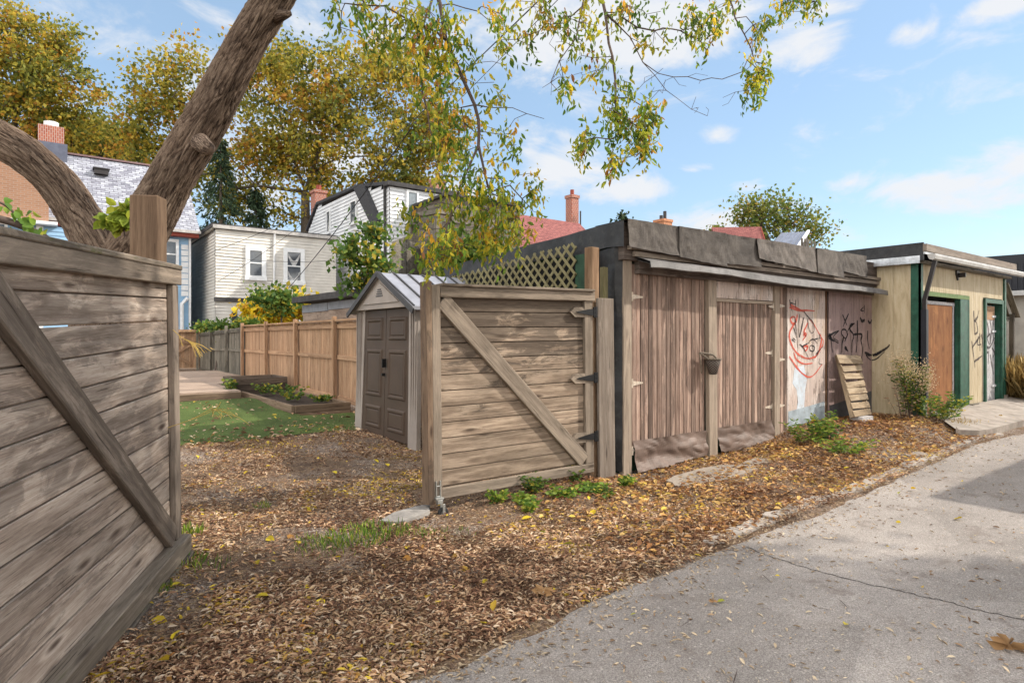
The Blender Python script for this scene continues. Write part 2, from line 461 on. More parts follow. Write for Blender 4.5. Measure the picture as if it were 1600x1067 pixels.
def barkm(name, a, b, c_, sc=1.):
    m = M(name, .95, .15); o = m.obj(); uv = m.uv()
    w = m.mp(uv, (4.2*sc, 19*sc, 1))
    f = m.noise(w, 1.6, 8, .68, 1.2)
    h = m.math('ABSOLUTE', m.math('SUBTRACT', f, .5))
    c = m.ramp(h, [(.0, a), (.045, b), (.15, c_)])
    c = m.val(c, m.rng(m.noise(o, 2.2, 5), .3, .7, .8, 1.15))
    c = m.mix(m.rng(m.noise(o, 5, 6, .7), .6, .75, 0, .35), c, (.16,.15,.10))
    m.col(c); m.bump(h, 1.0, .03)
    return m.m
BARK = barkm('furrowed_bark', (.022,.015,.012), (.15,.105,.078), (.38,.29,.22))
def barkn():
    m = M('deep_furrowed_bark', .95, .15); o = m.obj(); uv = m.uv(); r = m.rnd()
    f = m.noise(m.mp(uv, (7, 46, 1)), 1.6, 8, .75, 1.0)
    f2 = m.math('ABSOLUTE', m.math('SUBTRACT', m.noise(m.mp(uv, (5, 24, 1), (3,1,0)), 1.6, 4, .6, 1.2), .5))
    g = m.math('MULTIPLY', m.math('ADD', r, m.math('MULTIPLY', m.math('SUBTRACT', f, .5), .9)), m.rng(f2, 0, .05, .35, 1))
    c = m.ramp(g, [(.0, (.016,.011,.008)), (.16, (.06,.040,.029)), (.45, (.135,.094,.068)), (1.0, (.235,.175,.13))])
    c = m.val(c, m.rng(m.noise(o, 2.2, 5), .3, .7, .8, 1.15))
    m.col(c); m.bump(f, .8, .012)
    return m.m
BARKN = barkn()
BARK2 = barkm('grey_bark', (.05,.04,.03), (.12,.095,.07), (.2,.165,.13), .6)
TWIG = plain('twig_bark', (.10,.072,.06), .9, .2)
L_HANG = leafmat('hanging_leaf', [(0,(.06,.12,.016)),(.3,(.12,.19,.022)),(.52,(.28,.29,.03)),(.72,(.52,.40,.03)),(.9,(.52,.27,.03)),(1,(.25,.11,.04))], .45)
L_MAPLE = leafmat('autumn_maple_leaf', [(0,(.08,.10,.02)),(.35,(.20,.20,.035)),(.68,(.36,.29,.04)),(.9,(.46,.31,.04)),(1,(.36,.18,.03))], .45)
L_GREENT = leafmat('olive_tree_leaf', [(0,(.06,.10,.02)),(.5,(.13,.16,.03)),(.85,(.22,.21,.04)),(1,(.32,.22,.05))], .35)
L_SPRUCE = leafmat('spruce_needles', [(0,(.018,.035,.018)),(.6,(.035,.062,.03)),(1,(.06,.09,.04))], .1, .8)
L_BUSH = leafmat('bush_leaf', [(0,(.04,.09,.02)),(.5,(.09,.16,.03)),(.8,(.17,.22,.035)),(1,(.42,.32,.04))], .35)
L_YEL = leafmat('yellow_shrub_leaf', [(0,(.20,.22,.03)),(.35,(.50,.40,.02)),(.8,(.70,.50,.02)),(1,(.45,.25,.03))], .4)
L_WEED = leafmat('weed_leaf', [(0,(.06,.13,.02)),(.5,(.13,.22,.03)),(.85,(.28,.34,.05)),(1,(.45,.38,.06))], .35)
L_DRY = leafmat('dry_grass_blade', [(0,(.24,.15,.05)),(.5,(.42,.29,.11)),(1,(.55,.42,.2))], .3)
L_FLUFF = leafmat('seed_fluff', [(0,(.40,.29,.17)),(1,(.60,.48,.32))], .3)
L_FALL = leafmat('fallen_leaf', [(0,(.11,.052,.03)),(.2,(.23,.12,.07)),(.42,(.38,.225,.13)),(.66,(.51,.34,.20)),(.86,(.62,.49,.36)),(.95,(.44,.26,.07)),(.97,(.42,.17,.05)),(1,(.56,.40,.05))], .12, .75, .3)
L_FALLY = leafmat('yellow_fallen_leaf', [(0,(.35,.17,.04)),(.4,(.58,.42,.03)),(.8,(.66,.50,.03)),(1,(.30,.30,.04))], .2, .6)

def groundm():
    m = M('leaf_strewn_soil', .95, .15); o = m.obj()
    a = m.n('TexVoronoi', {'Vector': m.mp(o, (1, 1.6, 1)), 'Scale': 38.0, 'Randomness': 1.0})
    b = m.n('TexVoronoi', {'Vector': m.mp(o, (1.5, 1, 1), (3,1,0)), 'Scale': 60.0, 'Randomness': 1.0})
    ra = m.n('SeparateColor', {0: a.outputs['Color']}).outputs[0]
    rb = m.n('SeparateColor', {0: b.outputs['Color']}).outputs[1]
    c = m.ramp(ra, [(0,(.07,.04,.025)),(.3,(.15,.085,.05)),(.6,(.24,.15,.09)),(.85,(.33,.22,.13)),(1,(.38,.25,.10))])
    c2 = m.ramp(rb, [(0,(.08,.055,.045)),(.6,(.19,.13,.095)),(1,(.33,.26,.2))])
    c = m.mix(.45, c, c2)
    gravel = m.ramp(rb, [(0,(.10,.075,.06)),(.6,(.26,.205,.17)),(1,(.48,.41,.35))])
    c = m.mix(m.rng(m.noise(o, .7, 5, .6), .48, .62, 0, .75), c, gravel)
    c = m.mix(m.rng(m.noise(o, 2.1, 5, .7), .5, .66, 0, .5), c, (.075,.05,.038))
    m.col(c); m.bump(m.math('ADD', a.outputs['Distance'], m.math('MULTIPLY', b.outputs['Distance'], .7)), .9, .02)
    return m.m
GROUND = groundm()
def roadm():
    m = M('old_lane_asphalt', .9, .2); o = m.obj()
    c = m.ramp(m.noise(o, 170, 3, .6), [(.3,(.16,.137,.122)),(.5,(.295,.26,.235)),(.7,(.47,.425,.385))])
    c = m.val(c, m.rng(m.noise(m.mp(o, (.6, 1.2, 1)), .9, 6, .65), .3, .7, .8, 1.18))
    pv = m.n('SeparateColor', {0: m.vor(m.n('VectorMath', {0: o, 1: m.n('TexNoise', {'Scale': 2.0, 'Detail': 4}).outputs['Color']}, operation='ADD').outputs[0], .55, 'Color')}).outputs[0]
    c = m.val(c, m.rng(pv, .2, .9, .88, 1.08))
    v = m.n('TexVoronoi', {'Vector': o, 'Scale': 46.0})
    rv = m.n('SeparateColor', {0: v.outputs['Color']}).outputs[0]
    c = m.mix(m.math('MULTIPLY', m.rng(rv, .8, .92), m.rng(v.outputs['Distance'], .35, .2)), c, (.46,.41,.36))
    c = m.mix(m.rng(m.noise(o, 2.6, 8, .75), .52, .66, 0, .6), c, (.17,.135,.115))
    m.col(c); m.bump(m.noise(o, 110, 4), .8, .008)
    return m.m
ROAD = roadm()
def turf():
    m = M('artificial_turf', .9, .2); o = m.obj()
    c = m.ramp(m.noise(o, 60, 4, .7), [(.3,(.04,.060,.014)),(.5,(.085,.125,.03)),(.7,(.14,.18,.055))])
    c = m.val(c, m.rng(m.noise(o, 1.2, 5), .3, .7, .75, 1.15))
    m.col(c); m.bump(m.noise(o, 140, 3), 1, .02)
    return m.m
TURF = turf()
SOIL = plain('dark_soil', (.04,.028,.02), .95, .4, 12, .8)
# ================================================================ setting
def grid(name, us, vs, zf, mat, keep=None, kind='structure', shift=0):
    nu, nv = len(us), len(vs)
    V = [(u, v, zf(u, v)) for v in vs for u in us]
    f = []
    for j in range(nv-1):
        for i in range(nu-1):
            if keep is None or keep((us[i]+us[i+1])/2, (vs[j]+vs[j+1])/2):
                f.append((j*nu+i, j*nu+i+1, (j+1)*nu+i+1, (j+1)*nu+i))
    me = bpy.data.meshes.new(name); me.from_pydata(V, [], f); me.materials.append(mat)
    me.polygons.foreach_set('use_smooth', [True]*len(f))
    o = link_mesh(name, me, None)
    return tag(o, kind=kind)
def fr(a, b, s): return [a+s*i for i in range(int(round((b-a)/s))+1)]
us = [-600,-250,-100,-50,-25]+fr(-12, 18, .12)+[22,28,40,80,200,600]
vs = [-600,-200,-60,-20,-6]+fr(-3, 12, .12)+fr(12.5, 34, .5)+[40,60,120,300,700]
grid('ground', us, vs, gh, GROUND)

# road: a sheet with its own edge
MBr = MB()
ue = [-60,-20]+fr(-6, 16, .11)+[18,22,30,60,120]
top = []
for i, u in enumerate(ue):
    j = .055*noise.noise(Vector((u*1.7, 3, 0)))+.03*noise.noise(Vector((u*6, 9, 0)))
    top.append((u, edge(u)-.02+j))
for (a, b) in zip(top, top[1:]):
    rows = [-.0, .03, .25, .8, 1.6, 3.0, 6.0]
    for r0, r1 in zip(rows, rows[1:]):
        zz = lambda r: .014 if r > .02 else .0
        MBr.face([(a[0], a[1]-r1, zz(r1)), (b[0], b[1]-r1, zz(r1)), (b[0], b[1]-r0, zz(r0)), (a[0], a[1]-r0, zz(r0))])
road = MBr.build('road', ROAD); tag(road, kind='structure')
# crack across the road (a real narrow dark groove line)
cr = MB()
cp = [onz(x, y, .018) for x, y in [(1165,853),(1215,872),(1260,886),(1330,905),(1400,921),(1440,930),(1480,939),(1540,955),(1600,966),(1680,985)]]
cpts = []
for q in catmull(cp, 8):
    cpts.append(Vector((q.x+random.uniform(-.012,.012), q.y+random.uniform(-.012,.012), .0165)))
for i, (a, b) in enumerate(zip(cpts, cpts[1:])):
    n = (b-a).cross(Vector((0,0,1))).normalized()
    w0 = .003+.0045*abs(noise.noise(Vector((i*.5,0,0)))); w1 = .003+.0045*abs(noise.noise(Vector(((i+1)*.5,0,0))))
    cr.face([a-n*w0, b-n*w1, b+n*w1, a+n*w0])
CRK = plain('crack_dirt', (.035,.028,.024), .95)
tag(cr.build('road_crack', CRK, road))

# broken concrete kerb strip between lane and leaves
kb = MB(); u = 3.75
while u < 11.2:
    L = random.uniform(.35, 1.0)
    if True:
        e0, e1 = edge(u)+.03, edge(u+L)+.03
        j = lambda: random.uniform(-.025, .025)
        w = random.uniform(.085, .13)
        z = max(.022, gh(u+L/2, edge(u+L/2)+.09)+.022)
        n = 6; A = []; B = []
        for k in range(n+1):
            t = k/n
            A.append((u+L*t, e0+(e1-e0)*t+j()*.6, z)); B.append((u+L*t, e0+(e1-e0)*t+w+j(), z+.005))
        kb.prism([*A, *B[::-1]], (0, 0, -.12))
    u += L+random.uniform(.005, .03)
tag(kb.build('kerb', CONC, bevel=.012), kind='structure')

# raised concrete pad in front of the cream garage
pd = MB()
pts = [(11.7,4.03),(11.2,3.65),(10.75,3.35),(10.62,3.12),(11.0,3.03),(11.9,3.0),(13,2.98),(16,2.98),(22,3.0),(22,4.03)]
pts = [(a+random.uniform(-.02,.02), b) for a, b in pts]
pad = MB(); zpad = lambda v: .12+.125*ss(3.0, 4.0, v)
rws = [0, .25, .6, 1.0]
ub = fr(10.6, 22, .3)
def padv(u, t):
    lo = max(2.99, 3.05 if u > 11 else 3.05+(11-u)*.5)
    hi = min(4.03, 3.3+(u-10.6)*.66)
    hi = max(hi, lo+.05)
    return lo+(hi-lo)*t
for a, b in zip(ub, ub[1:]):
    for t0, t1 in zip(rws, rws[1:]):
        q = [(a, padv(a,t0)), (b, padv(b,t0)), (b, padv(b,t1)), (a, padv(a,t1))]
        pad.face([(x, y, zpad(y)+.012) for x, y in q])
    q = [(a, padv(a,0)), (b, padv(b,0))]
    pad.face([(q[0][0], q[0][1], -.1), (q[1][0], q[1][1], -.1), (q[1][0], q[1][1], zpad(q[1][1])+.012), (q[0][0], q[0][1], zpad(q[0][1])+.012)])
pad.face([(10.6, padv(10.6,0), -.1), (10.6, padv(10.6,0), .14), (10.6, padv(10.6,1), .2), (10.6, padv(10.6,1), -.1)])
tag(pad.build('pavement', CONC), kind='structure')
SLABM = plain('worn_slab', (.27,.225,.185), .95, .25, 4, .7, bsc=45, dirt=.85, dcol=(.14,.10,.075))
# worn concrete patches in front of the doors and flat stones
def slab(name, cx, cy, rx, ry, z, mat, label, cat, h=.05, group=None, n=14, rot=0):
    m = MB(); A = []
    for k in range(n):
        a = 2*math.pi*k/n; r = 1+random.uniform(-.18, .14)
        x, y = rx*r*math.cos(a), ry*r*math.sin(a)
        A.append((cx+x*math.cos(rot)-y*math.sin(rot), cy+x*math.sin(rot)+y*math.cos(rot), z+random.uniform(-.004,.004)))
    m.prism(A, (0, 0, -h))
    return tag(m.build(name, mat, bevel=.01), label, cat, group)
q = onz(1110, 737, .06); slab('paving_slab', q.x, q.y, .75, .26, gh(q.x,q.y)+.010, SLABM, 'long worn concrete slab half buried in leaves before the plank doors', 'slab', group='worn slabs before the garages')
q = onz(1195, 711, .08); slab('paving_slab', q.x, q.y, .45, .13, gh(q.x,q.y)+.018, SLABM, 'narrow worn concrete slab below the post between plank doors and graffiti', 'slab', group='worn slabs before the garages')
q = onz(1432, 701, .12); slab('paving_slab', q.x, q.y, .22, .09, gh(q.x,q.y)+.03, SLABM, 'small square concrete slab in the leaves near the tall weeds', 'slab', group='worn slabs before the garages')
q = onz(642, 800, .02); slab('flat_stone', q.x-.02, q.y, .28, .14, gh(q.x,q.y)+.04, STONE, 'rough pale flat stone beside the caster wheel of the open gate', 'stone', rot=.4)

# ---------------------------------------------------------------- yard
grid('lawn', fr(-8, 4.3, .3), [8.78]+fr(9, 13.5, .3), lambda u, v: gh(u, v)+.035 if 8.8 < v else gh(u,v)+.012, TURF, keep=lambda u, v: u < 3.3 or v < 10.6)

dk = thing('deck', 'low weathered wooden deck at the back of the yard', 'deck', (0, 17, .2))
b = MB(); y = 13.6
while y < 22.3:
    b.box((-6, y, .36), (3.15 if y < 15.9 else 4.4, y+.14, .395)); y += .146
b.build('boards', W_DECK, dk)
b = MB(); b.box((-6, 13.55, .1), (3.15, 13.595, .36)); b.box((3.11, 13.6, .1), (3.15, 15.9, .355)); b.build('rim_board', W_BED, dk)

bd = thing('raised_bed', 'long low timber raised bed with green plants along the fence', 'raised bed', (3.8, 12.5, .1))
b = MB()
for z in (.05, .19):
    b.box((3.30, 10.72, z), (3.36, 14.3, z+.135)); b.box((3.362, 10.70, z), (4.36, 10.76, z+.135)); b.box((4.30, 10.762, z), (4.36, 14.3, z+.135))
b.build('frame', W_BED, bd, bevel=.006)
grid('soil', [3.36, 3.6, 3.9, 4.2, 4.3], fr(10.76, 14.3, .2), lambda u, v: .25+.04*noise.noise(Vector((u*3,v*3,0))), SOIL, kind=None).parent = bd
o = bd.children[-1]; o.location = -bd.location
pb = thing('planter_box', 'dark square timber planter box between deck and raised bed', 'planter', (3.8, 15, .2))
b = MB()
for z in (.15, .30, .45):
    b.box((3.2, 14.4, z), (4.35, 14.46, z+.145)); b.box((3.2, 14.462, z), (3.26, 15.5, z+.145)); b.box((4.29, 14.462, z), (4.35, 15.5, z+.145)); b.box((3.262, 15.44, z), (4.288, 15.5, z+.145))
b.build('frame', wood('dark_planter_wood', (.05,.035,.025), (.11,.08,.06), (.17,.125,.095), stain=.4), pb, bevel=.006)
b = MB(); b.box((3.262, 14.462, .3), (4.288, 15.438, .5)); b.build('soil', SOIL, pb)

def board_fence(name, label, x, ya, yb, zf, ztop, posts, mat, pmat, picket=.12, cap=True, lean=0):
    t = thing(name, label, 'fence', (x, (ya+yb)/2, zf((ya+yb)/2)))
    b = MB(); y = ya
    while y < yb-.02:
        w = min(picket-.006, yb-y)
        b.box((x+.02, y, zf(y)+.04), (x+.04, y+w, ztop(y)-.05+random.uniform(-.006,.006))); y += picket
    b.build('pickets', mat, t)
    for p in posts:
        b = MB(); b.box((x-.10, p-.045, zf(p)-.1), (x-.022, p+.045, ztop(p)+.06)); b.build('post', pmat, t, bevel=.005)
    zs = [lambda v: zf(v)+.10, lambda v: (zf(v)+ztop(v))/2+.08, lambda v: ztop(v)-.14]
    for k, z in enumerate(zs):
        b = MB()
        for p, q in zip(sorted(posts), sorted(posts)[1:]):
            b.beam((x-.0, p+.046, z(p)), (x-.0, q-.046, z(q)), .085, .038, (0,0,1))
        b.build('rail', pmat, t)
    if cap:
        b = MB(); b.beam((x+.0, ya, ztop(ya)+.0-.02), (x+.0, yb, ztop(yb)-.02), .035, .14, (0,0,1)); b.build('cap_board', pmat, t)
    return t
zf = lambda v: gh(4.6, v)
board_fence('wooden_fence', 'new orange cedar board fence with rails along the yard', 4.6, 7.2, 19.42, zf, lambda v: 1.86, (9.6, 12, 14.45, 16.9, 19.4), W_FENCE, W_FENCE)
board_fence('wooden_fence', 'old grey mossy board fence behind the deck beyond the orange fence', 4.62, 19.5, 26.6, zf, lambda v: 1.86-.004*(v-19.5)*5, (19.55, 21.6, 24, 26.5), W_OLD, W_OLD, picket=.16, cap=False)
gg = thing('garden_gate', 'small brown board gate with crossed bracing at the end of the deck', 'gate', (3.3, 26.9, .2))
b = MB(); x = .8
while x < 4.6: b.box((x, 26.9, .3), (x+.13, 26.93, 1.8)); x += .135
b.build('boards', W_FENCE, gg)
b = MB(); b.beam((3.2, 26.87, .45), (4.4, 26.87, 1.2), .08, .04, (0,0,1)); b.beam((4.4, 26.83, .45), (3.2, 26.83, 1.2), .08, .04, (0,0,1)); b.build('brace', W_FENCE, gg)
b = MB(); b.box((.8, 26.86, 1.25), (4.55, 26.897, 1.35)); b.box((.8, 26.8, 1.70), (4.55, 26.897, 1.8)); b.build('rail', W_FENCE, gg)
# ================================================================ right gate (open), local axes
class Fr:
    """local frame: x along the gate, y out of its face (towards the lane), z up"""
    def __init__(s, o, ex, ez=(0,0,1)):
        s.o = Vector(o); s.x = Vector(ex).normalized(); s.z = Vector(ez)
        s.z = (s.z-s.x*s.z.dot(s.x)).normalized(); s.y = s.z.cross(s.x).normalized()
    def p(s, x, y, z): return s.o+s.x*x+s.y*y+s.z*z
    def box(s, mb, lo, hi, rnd=None):
        c = [(a+b)/2 for a, b in zip(lo, hi)]; h = [abs(b-a)/2 for a, b in zip(lo, hi)]
        mb.obox(s.p(*c), (s.x, s.y, s.z), h, rnd)
# x from the free end (0) to the hinges; y axis: z x x
A = Vector((2.67, 4.75, .077)); B = Vector((4.53, 4.66, .10))
G = Fr(A, B-A)
sgn = -1.0 # the lane lies at negative y of this frame
LG = (B-A).length; HG = 1.86
rg = thing('wooden_gate', 'open board gate with diagonal brace, black hinges and a caster wheel by the plank garage', 'gate', (B.x, B.y, .02))
b = MB(); bl = MB()
nb = 12; h0, h1 = .10, HG-.07; bh = (h1-h0)/nb
for k in range(nb):
    z = h0+k*bh
    r = min(1, max(0, .0+.085*k+random.uniform(-.12,.12)))
    G.box(b, (.06, -.012, z+.004), (LG-.06, .012, z+bh-.004), r)
    G.box(b, (.062, .0125, z-.012), (LG-.062, .020, z+.02), r)
b.build('boards', W_GATE, rg, bevel=.0035)
b = MB(); G.box(b, (.0, -.062, 0), (.085, -.013, HG+.02)); b.build('end_stile', W_FRAME, rg, bevel=.004)
b = MB(); G.box(b, (-.055, -.07, -.03), (-.002, .06, HG+.05)); b.build('end_cap', wood('brown_edge_wood', (.09,.058,.038), (.17,.115,.078), (.25,.18,.125), stain=.6), rg, bevel=.004)
b = MB(); G.box(b, (LG-.11, -.052, .095), (LG, -.013, HG-.005)); b.build('hinge_stile', W_FRAME, rg, bevel=.004)
b = MB(); G.box(b, (.087, -.072, HG-.085), (LG+.02, -.013, HG+.01)); G.box(b, (.087, -.10, HG+.0105), (LG, .05, HG+.035)); b.build('top_rail', W_FRAME, rg, bevel=.005)
b = MB(); G.box(b, (.087, -.056, .0), (LG-.0, -.013, .092)); b.build('bottom_rail', W_FRAME, rg, bevel=.005)
b = MB()
p0 = G.p(.13, -.035, HG-.13); p1 = G.p(LG-.15, -.035, .15)
b.beam(p0, p1, .15, .044, G.z, ext=.03); b.build('brace', W_FRAME, rg, bevel=.005)
for z in (1.66, .98, .37):
    hg = MB()
    poly = [(LG+.0,-.066,z-.035),(LG-.06,-.066,z-.03),(LG-.20,-.066,z-.009),(LG-.23,-.066,z),(LG-.20,-.066,z+.009),(LG-.06,-.066,z+.03),(LG+.0,-.066,z+.035)]
    hg.prism([G.p(*q) for q in poly], G.y*.012)
    G.box(hg, (LG+.002, -.07, z-.055), (LG+.05, -.054, z+.055))
    for dz in (-.04, 0, .04): G.box(hg, (LG+.022, -.076, z+dz-.006), (LG+.034, -.0705, z+dz+.006))
    hg.build('hinge', IRON, rg)
    # pale spacer block shaped around the strap tip
    sp = MB()
    sp.prism([G.p(LG-.30,-.0535,z), G.p(LG-.24,-.0535,z-.05), G.p(LG-.112,-.0535,z-.05), G.p(LG-.112,-.0535,z+.05), G.p(LG-.24,-.0535,z+.05)], G.y*.038)
    sp.build('hinge_block', W_FRAME, rg)
# caster
cs = MB()
G.box(cs, (.012, -.082, .03), (.022, -.064, .17)); G.box(cs, (.052, -.082, .03), (.062, -.064, .17))
G.box(cs, (.023, -.082, .03), (.051, -.066, .04)); G.box(cs, (.023, -.082, .12), (.051, -.066, .13))
G.box(cs, (.0, -.11, .012), (.075, -.064, .0285)); G.box(cs, (.01, -.12, -.02), (.06, -.07, .011))
wc = G.p(.062, -.108, -.105)
G.box(cs, (.048, -.137, -.112), (.072, -.131, -.021)); G.box(cs, (.048, -.087, -.112), (.072, -.081, -.021))
cst = cs.build('caster_bracket', GALV, rg, bevel=.002)
def wheel(mb, c, ax, r, w, seg=20):
    ax = Vector(ax).normalized(); prof = [(r*.55,-w/2),(r*.9,-w/2),(r,-w*.25),(r,w*.25),(r*.9,w/2),(r*.55,w/2)]
    a = ax.orthogonal().normalized(); bb = ax.cross(a)
    for i in range(len(prof)-1):
        for j in range(seg):
            t0, t1 = 2*math.pi*j/seg, 2*math.pi*(j+1)/seg
            f = lambda q, t: c+ax*q[1]+(a*math.cos(t)+bb*math.sin(t))*q[0]
            mb.face([f(prof[i],t0), f(prof[i],t1), f(prof[i+1],t1), f(prof[i+1],t0)])
cw = MB(); wheel(cw, wc, G.y, .05, .034); wo = cw.build('caster_wheel', TYRE, rg, smooth=True)
hb = MB(); hb.tube([wc-G.y*.017, wc+G.y*.017], .024, 12); hb.build('hub', GALV, wo)
# hinge posts by the garage corner
hp = MB(); q0 = G.p(LG+.055, 0, 0)
hp.obox((4.68, 4.80, 1.2), ((1,.12,0),(-.12,1,0),(0,0,1)), (.06,.055,1.27)); 
tag(hp.build('gate_post', W_POST, None, bevel=.005), 'tall brown square post carrying the black hinges beside the plank garage', 'post', 'posts at the garage corner')
hp = MB(); hp.obox((4.79, 4.70, .94), ((1,.0,0.015),(0,1,0),(-.015,0,1)), (.12,.018,.98))
tag(hp.build('post_board', W_WEATH, None, bevel=.004), 'wide pale weathered board standing between the tall brown post and black rubber', 'board', 'posts at the garage corner')
hp = MB(); hp.box((4.90, 4.84, 0), (4.97, 4.90, 2.28))
tag(hp.build('gate_post', W_LATT, None, bevel=.004), 'thin mossy green post just behind the wide pale board', 'post', 'posts at the garage corner')

# ================================================================ left gate
fb = P(272, 860, 4.12); fbx = fb
dw = Vector((.8*.208+.6*-1.0, -.6*.208+.8*-1.0, -.044))
H = Fr(fb, dw)
# visible face must look to +X of the camera: (0.8,-0.6)
sy = 1 if H.y.dot(Vector((.8, -.6, 0))) > 0 else -1
if sy < 0: H.y = -H.y
LH, HH = 2.5, 1.86
lg = thing('wooden_gate', 'near grey board gate with dark diagonal brace and mossy cap at the left', 'gate', (fb.x, fb.y, 0))
b = MB(); nb = 12; h0, h1 = .09, HH-.03; bh = (h1-h0)/nb
for k in range(nb):
    z = h0+k*bh; r = min(1, max(0, .3+.055*k+random.uniform(-.2,.2)))
    H.box(b, (.03, -.014, z+.004), (LH-.03, .012, z+bh-.004), r)
    if k != 10: H.box(b, (.032, -.024, z-.013), (LH-.032, -.0145, z+.02), r)
b.build('boards', W_DARKG, lg, bevel=.004)
b = MB(); H.box(b, (.02, .0125, .107), (.115, .055, HH-.088)); b.build('end_stile', W_DFRAME, lg, bevel=.005)
b = MB(); H.box(b, (-.02, -.05, .0), (.018, .03, HH-.01)); b.build('end_cap', W_FRAME, lg, bevel=.004)
b = MB(); H.box(b, (LH-.11, .0125, .107), (LH-.0, .055, HH-.088)); b.build('hinge_stile', W_DFRAME, lg, bevel=.005)
b = MB(); H.box(b, (-.03, .0135, HH-.085), (LH, .062, HH+.012)); b.build('top_rail', W_FRAME, lg, bevel=.005)
b = MB(); H.box(b, (-.03, -.10, HH+.013), (LH, .068, HH+.045)); b.build('cap_board', W_CAP, lg, bevel=.006)
b = MB(); H.box(b, (-.02, .0125, -.01), (LH, .105, .105)); H.box(b, (-.02, -.06, -.05), (LH, .12, -.0105)); b.build('bottom_rail', wood('damp_bottom_wood', (.09,.072,.055), (.21,.17,.13), (.32,.265,.205), stain=.45, moss=.3), lg, bevel=.006)
b = MB(); b.beam(H.p(.17, .036, .155), H.p(2.02, .036, 1.73), .14, .046, H.z, ext=.02); b.build('brace', W_DFRAME, lg, bevel=.006)
b = MB(); c = P(232, 400, 4.32)
b.obox((c.x, c.y, 1.24), ((.85,-.5,0),(.5,.85,0),(0,0,1)), (.094,.07,1.245))
tag(b.build('gate_post', W_POST, None, bevel=.006), 'thick warm brown square post rising behind the near grey gate', 'post')
# ================================================================ plank garage
VG = 4.76
def ug(px): r = (px-800)/F; return VG*(.8*r+.6)/(.8-.6*r)
gr = thing('garage', 'sagging flat roofed plank garage with felt parapet and painted panels', 'garage', (8.2, 7, 0))
U0, U1 = 5.10, 11.33
# core walls
b = MB(); b.box((U0+.03, VG+.07, -.1), (U1-.03, VG+.12, 2.5)); b.build('wall', DGREEN, gr)
b = MB(); b.box((U0+.0, VG+.125, -.1), (U0+.06, 8.4, 2.62)); b.build('side_wall', DGREEN, gr)
b = MB(); b.box((U1-.06, VG+.125, -.1), (U1, 8.4, 2.62)); b.box((U0+.061, 8.35, -.1), (U1-.061, 8.4, 2.5)); b.build('rear_wall', DGREEN, gr)
# roof, sloping back
b = MB(); b.prism([(U0-.05, VG-.02, 2.68), (U0-.05, 8.5, 2.45), (U0-.05, 8.5, 2.53), (U0-.05, VG-.02, 2.76)], (U1-U0+.05, 0, 0)); b.build('roof', FELT, gr)
# side parapet wrap (dark membrane), slopes down to the rear
b = MB()
n = 16
for k in range(n):
    t0, t1 = k/n, (k+1)/n
    y0, y1 = VG-.1+t0*3.9, VG-.1+t1*3.9
    zt = lambda t: 2.79-.18*t; zb = lambda t: 2.50-.05*t+.015*math.sin(t*23)
    w = lambda t: U0-.07-.02*math.sin(t*17)
    b.face([(w(t0), y0, zb(t0)), (w(t0), y0, zt(t0)), (w(t1), y1, zt(t1)), (w(t1), y1, zb(t1))])
    b.face([(w(t0), y0, zt(t0)), (U0+.3, y0, zt(t0)-.01), (U0+.3, y1, zt(t1)-.01), (w(t1), y1, zt(t1))])
b.build('side_parapet', RUBBER, gr)
# backing boards under the flaps
b = MB(); b.box((U0-.05, VG-.085, 2.36), (U1+.05, VG+.0, 2.77)); b.build('parapet_board', wood('dark_fascia_wood', (.04,.03,.025), (.085,.065,.055), (.14,.11,.095), stain=.5), gr)
b = MB(); b.box((U0+.0, VG-.15, 2.47), (U1-.0, VG-.088, 2.515)); b.box((U0+.08, VG-.125, 2.40), (U1-.0, VG-.088, 2.455)); b.build('fascia_batten', W_WEATH, gr)
flaps = [(981,1060,386,401),(1060,1134,402,417),(1124,1187,411,418),(1182,1233,404,416),(1232,1277,415,427),(1276,1316,427,434),(1315,1353,424,434)]
vf = VG-.16
def tf(px, v): r = (px-800)/F; return v*(.8*r+.6)/(.8-.6*r)
for k, (a, c, ya, yc) in enumerate(flaps):
    v = vf-.022*(k % 2)-.004
    ua, uc = tf(a, v), tf(c, v)
    za, zc = onv(a, ya, v).z, onv(c, yc, v).z
    if k == 0: ua = U0-.08
    fl = MB(); nx, nz = 22, 10; rr = random.random()
    def fp(i, j, th=0):
        t, s = i/nx, j/nz
        u = ua+(uc-ua)*t
        zb = za+(zc-za)*t+.012*noise.noise(Vector((u*5, 1, 0)))
        zt0 = 2.79+.008*(u-5); z = zt0+(zb-zt0)*s
        bul = -.006-.022*abs(noise.noise(Vector((u*2.2, z*4, k))))-.018*abs(noise.noise(Vector((u*6+z*5, z*3-u*2, k+3))))-.035*s*s*(.4+.6*abs(noise.noise(Vector((u*1.3, 5, k)))))
        return (u, v+bul+th, z)
    for th, rev in ((0, False), (.007, True)):
        for i in range(nx):
            for j in range(nz):
                q = [fp(i,j,th), fp(i,j+1,th), fp(i+1,j+1,th), fp(i+1,j,th)]
                fl.face(q[::-1] if rev else q, rnd=rr)
    for i in range(nx):
        fl.face([fp(i,nz), fp(i,nz,.007), fp(i+1,nz,.007), fp(i+1,nz)], rnd=rr)
    for i in range(nx):   # folded over the top
        a0, a1 = fp(i, 0), fp(i+1, 0)
        fl.face([a0, a1, (a1[0], VG+.35, 2.78), (a0[0], VG+.35, 2.78)], rnd=rr)
    fl.build('roofing_flap', FELT, gr, smooth=True)
